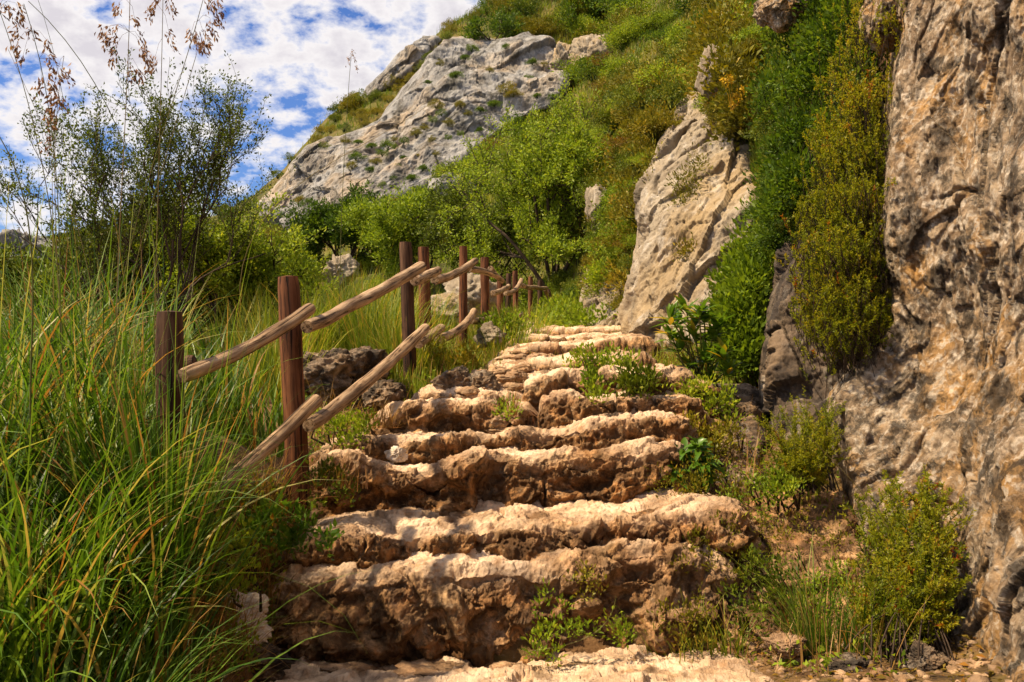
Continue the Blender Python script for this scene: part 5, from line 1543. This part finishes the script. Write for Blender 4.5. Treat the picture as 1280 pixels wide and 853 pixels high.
root = empty('spurge_plant', Vector(P(880, 482, 5.2)))
tag(root, 'leafy spurge with bright upright leaf whorls and yellowing stems at the rock foot', 'plant')
mb = MB(); sb = MB()
heads = [(838, 398), (858, 384), (880, 396), (868, 420), (892, 418), (905, 440), (850, 432), (882, 446), (838, 416), (898, 404), (868, 402), (910, 462), (860, 455), (888, 470), (846, 400), (874, 386)]
for hx, hy in heads:
    c = P(hx, hy, 5.1 + pg.normal(0, 0.08)) - np.array(root.location)
    tube(sb, np.array([[pg.normal(0, 0.03), pg.normal(0, 0.03), -0.02], c * 0.5 + pg.normal(0, 0.015, 3), c]), [0.006, 0.005, 0.004], 5, 0.5)
    nn = 24
    a = pg.uniform(0, 6.28, nn); el = pg.uniform(-0.1, 1.3, nn)
    ax = np.stack([np.cos(a) * np.cos(el), np.sin(a) * np.cos(el), np.sin(el)], -1)
    low = pg.random() < 0.35
    tn = np.clip(pg.normal(0.55, 0.12, nn), 0, 0.86)
    tn = np.where(pg.random(nn) < (0.16 if low else 0.03), pg.uniform(0.88, 0.96, nn), tn)
    broad_leaves(mb, c + ax * 0.01 - np.array([0, 0, 1.0]) * (pg.random(nn) * 0.05)[:, None], ax, np.array([0, 0, 1.0]) + 0.1 * pg.normal(size=(nn, 3)), 0.105 * pg.uniform(0.7, 1.2, nn), 0.031, tn, 0.12)
link('leaves', mb.mesh('leaves', M['glossy']), root)
link('stems', sb.mesh('stems', M['stalk']), root)

# small leafy plants made of many short shoots
SP = [  # columns, rows, distance, leaf, material, label, name, count
    (828, 930, 480, 530, 4.95, 0.030, 'fresh', 'low feathery green weed spilling over the ledge', 44),
    (850, 925, 528, 560, 4.6, 0.026, 'olive', 'olive feathery weed above the rosette plant', 34),
    (712, 792, 446, 466, 5.5, 0.030, 'fresh', 'low clover-like green patch on the upper step', 46),
    (772, 818, 462, 492, 4.85, 0.028, 'mid', 'small round green plant on the middle step', 40),
    (735, 752, 470, 496, 4.7, 0.028, 'fresh', 'thin green weed between the middle stones', 14),
    (664, 732, 745, 822, 3.42, 0.022, 'fresh', 'green leafy weed climbing the tallest riser', 20),
    (715, 755, 712, 750, 3.42, 0.018, 'olive', 'dry tipped weed hanging over the tallest riser', 8),
    (745, 800, 770, 815, 3.42, 0.020, 'fresh', 'feathery weed at the foot of the tallest riser', 9),
    (810, 900, 745, 810, 3.46, 0.018, 'olive', 'tangled olive weed at the foot of the rock bank', 24),
    (855, 930, 655, 720, 3.7, 0.020, 'olive', 'yellowish weed creeping over the rock bank', 34),
    (915, 1010, 700, 780, 3.5, 0.020, 'mid', 'low green weed on the slope of the rock bank', 46),
    (935, 1000, 598, 622, 4.0, 0.020, 'fresh', 'bright green low weed under the small heath shrub', 34),
    (390, 440, 585, 625, 3.95, 0.024, 'mid', 'green weed at the foot of the tall post', 22),
    (290, 420, 640, 690, 3.45, 0.034, 'glossy', 'broad leaved bright green weed beside the lower rail', 26),
    (235, 330, 660, 740, 3.2, 0.026, 'fresh', 'bright green weed clump in the grass below the rail', 50),
    (400, 470, 520, 560, 4.5, 0.024, 'fresh', 'fine green weed below the dark boulder', 34),
    (535, 600, 430, 480, 6.2, 0.030, 'olive', 'wispy yellow green bush beside the middle steps', 60),
    (600, 660, 395, 440, 8.6, 0.04, 'fresh', 'wispy bright green bush under the far rails', 60),
    (620, 645, 500, 520, 4.5, 0.018, 'fresh', 'tiny yellow green plant between the blocks', 10),
    (500, 560, 425, 470, 6.6, 0.03, 'olive', 'feathery olive weed at the foot of the paired posts', 40),
    (940, 1060, 640, 690, 3.75, 0.016, 'olive', 'thin olive weed rooted in the middle of the rock bank', 26),
    (1000, 1080, 700, 760, 3.42, 0.016, 'fresh', 'sparse green weed beside the upright heath shrub', 24),
    (880, 960, 620, 660, 3.95, 0.014, 'fresh', 'fine yellow green weed on the upper edge of the rock bank', 24),
    (820, 845, 590, 612, 4.2, 0.014, 'olive', 'tiny dry weed in the corner of the step', 10),
    (840, 935, 560, 625, 4.2, 0.018, 'olive', 'sparse yellow weed beside the rosette plant', 34),
]
for k, (x0, x1, y0, y1, d_, lf, mt, lb, cnt) in enumerate(SP):
    Rk = Relief([(y0, x0 + (x1 - x0) * 0.2, x1 - (x1 - x0) * 0.2), ((y0 + y1) / 2, x0, x1), (y1, x0 + 4, x1 - 4)], [(x0, y0, d_), (x1, y0, d_), (x0, y1, d_ - 0.12), (x1, y1, d_ - 0.12)], rnd=4, back=0.02)
    clump_mass('weed_plant', lb, 'plant', Rk, cnt, 22, lf, 0.40, M[mt], 700 + k, sd=0.026 * d_ / 4, out=0.05, up=0.8, tint0=0.5, dvar=0.04)
for k, (px, py, d, n, sp) in enumerate([(478, 535, 4.6, 90, 0.05), (640, 520, 4.62, 50, 0.02), (420, 610, 3.9, 80, 0.05)]):
    p = P(px, py, d)
    mb = MB()
    g = np.random.default_rng(400 + k)
    pos = np.stack([g.normal(0, sp, n), g.normal(0, sp * 0.5, n), np.zeros(n)], -1)
    blades(mb, pos, g.uniform(0, 6.28, n), np.abs(g.normal(0.4, 0.3, n)), g.uniform(0.06, 0.17, n), np.full(n, 0.004), np.abs(g.normal(0.8, 0.4, n)), g.random(n), 4)
    tag(link('dry_tuft', mb.mesh('dry_tuft', M['straw']), None, Vector(p)), ['orange dry grass tuft beside the squared block', 'small dry grass tuft between the blocks of a step', 'dry grass tuft against the foot of the tall post'][k], 'grass')
# yellow flower heads on the scrub above the rock face
fg = np.random.default_rng(90)
fl = empty('flowering_weed', Vector(P(914, 140, 7.9)))
tag(fl, 'weed with yellow flower heads in the scrub above the tall rock face', 'flower')
for hx, hy in [(904, 100), (914, 99), (921, 118), (928, 112), (918, 128), (910, 104), (925, 124)]:
    c = P(hx, hy, 7.9) - np.array(fl.location); m = 40
    mb = MB()
    leaves(mb, c + fg.normal(0, 0.016, (m, 3)), rand_unit(m, fg), 0.022, 0.016, fg.random(m), g=fg)
    tube(mb, np.array([[0, 0, 0], c * 0.5 + [0.01, 0, 0], c]), [0.003, 0.002, 0.002], 4, 0.1)
    link('flower_head', mb.mesh('flower_head', M['flower']), fl)

# loose gravel and pebbles on the ground at the foot of the stairs
gv = np.random.default_rng(19)
mb = MB()
V0, F0 = ICO[3]
k = 700
gp = hit(np.concatenate([gv.uniform(840, 1290, 520), gv.uniform(200, 420, 180)]), np.concatenate([gv.uniform(770, 870, 520), gv.uniform(740, 860, 180)]))
V1_, F1_ = ico(1)
for p in gp[~np.isnan(gp[:, 0])]:
    r = 0.005 + 0.022 * gv.random() ** 2.5 * (1.8 if gv.random() < 0.12 else 1)
    W = V1_ * (1 + 0.7 * perlin(V1_ * 1.7 + gv.uniform(0, 50), 5))[:, None] * np.array([r, r * gv.uniform(0.7, 1.2), r * 0.6])
    a = gv.uniform(0, 6.28); c_, s_ = math.cos(a), math.sin(a)
    W = np.stack([W[:, 0] * c_ - W[:, 1] * s_, W[:, 0] * s_ + W[:, 1] * c_, W[:, 2]], -1)
    mb.add(W + p + np.array([0, 0, r * 0.2]), F1_, 0.4)
tag(link('gravel', mb.mesh('gravel', M['step'], False)), 'loose gravel and pebbles at the foot of the stairs', None, None, 'stuff')

# dead leaves and litter on the ground beside the steps
lp = hit(np.concatenate([gv.uniform(840, 1290, 900), gv.uniform(200, 420, 300)]), np.concatenate([gv.uniform(740, 870, 900), gv.uniform(680, 860, 300)]))
lp = lp[~np.isnan(lp[:, 0])]
mb = MB()
for rep_ in range(2):
    m = len(lp)
    L_ = gv.uniform(0.012, 0.035, m)
    ax = rand_unit(m, gv); ax[:, 2] = np.abs(ax[:, 2]) * 0.3
    leaves(mb, lp + gv.normal(0, 0.03, (m, 3)) * [1, 1, 0] + [0, 0, 0.006], ax, L_, L_ * gv.uniform(0.15, 0.6, m), gv.random(m), g=gv, nrm=np.array([0, 0, 1.0]) + 0.4 * rand_unit(m, gv))
tag(link('leaf_litter', mb.mesh('leaf_litter', M['rust'])), 'brown dead leaves scattered on the soil beside the steps', None, None, 'stuff')
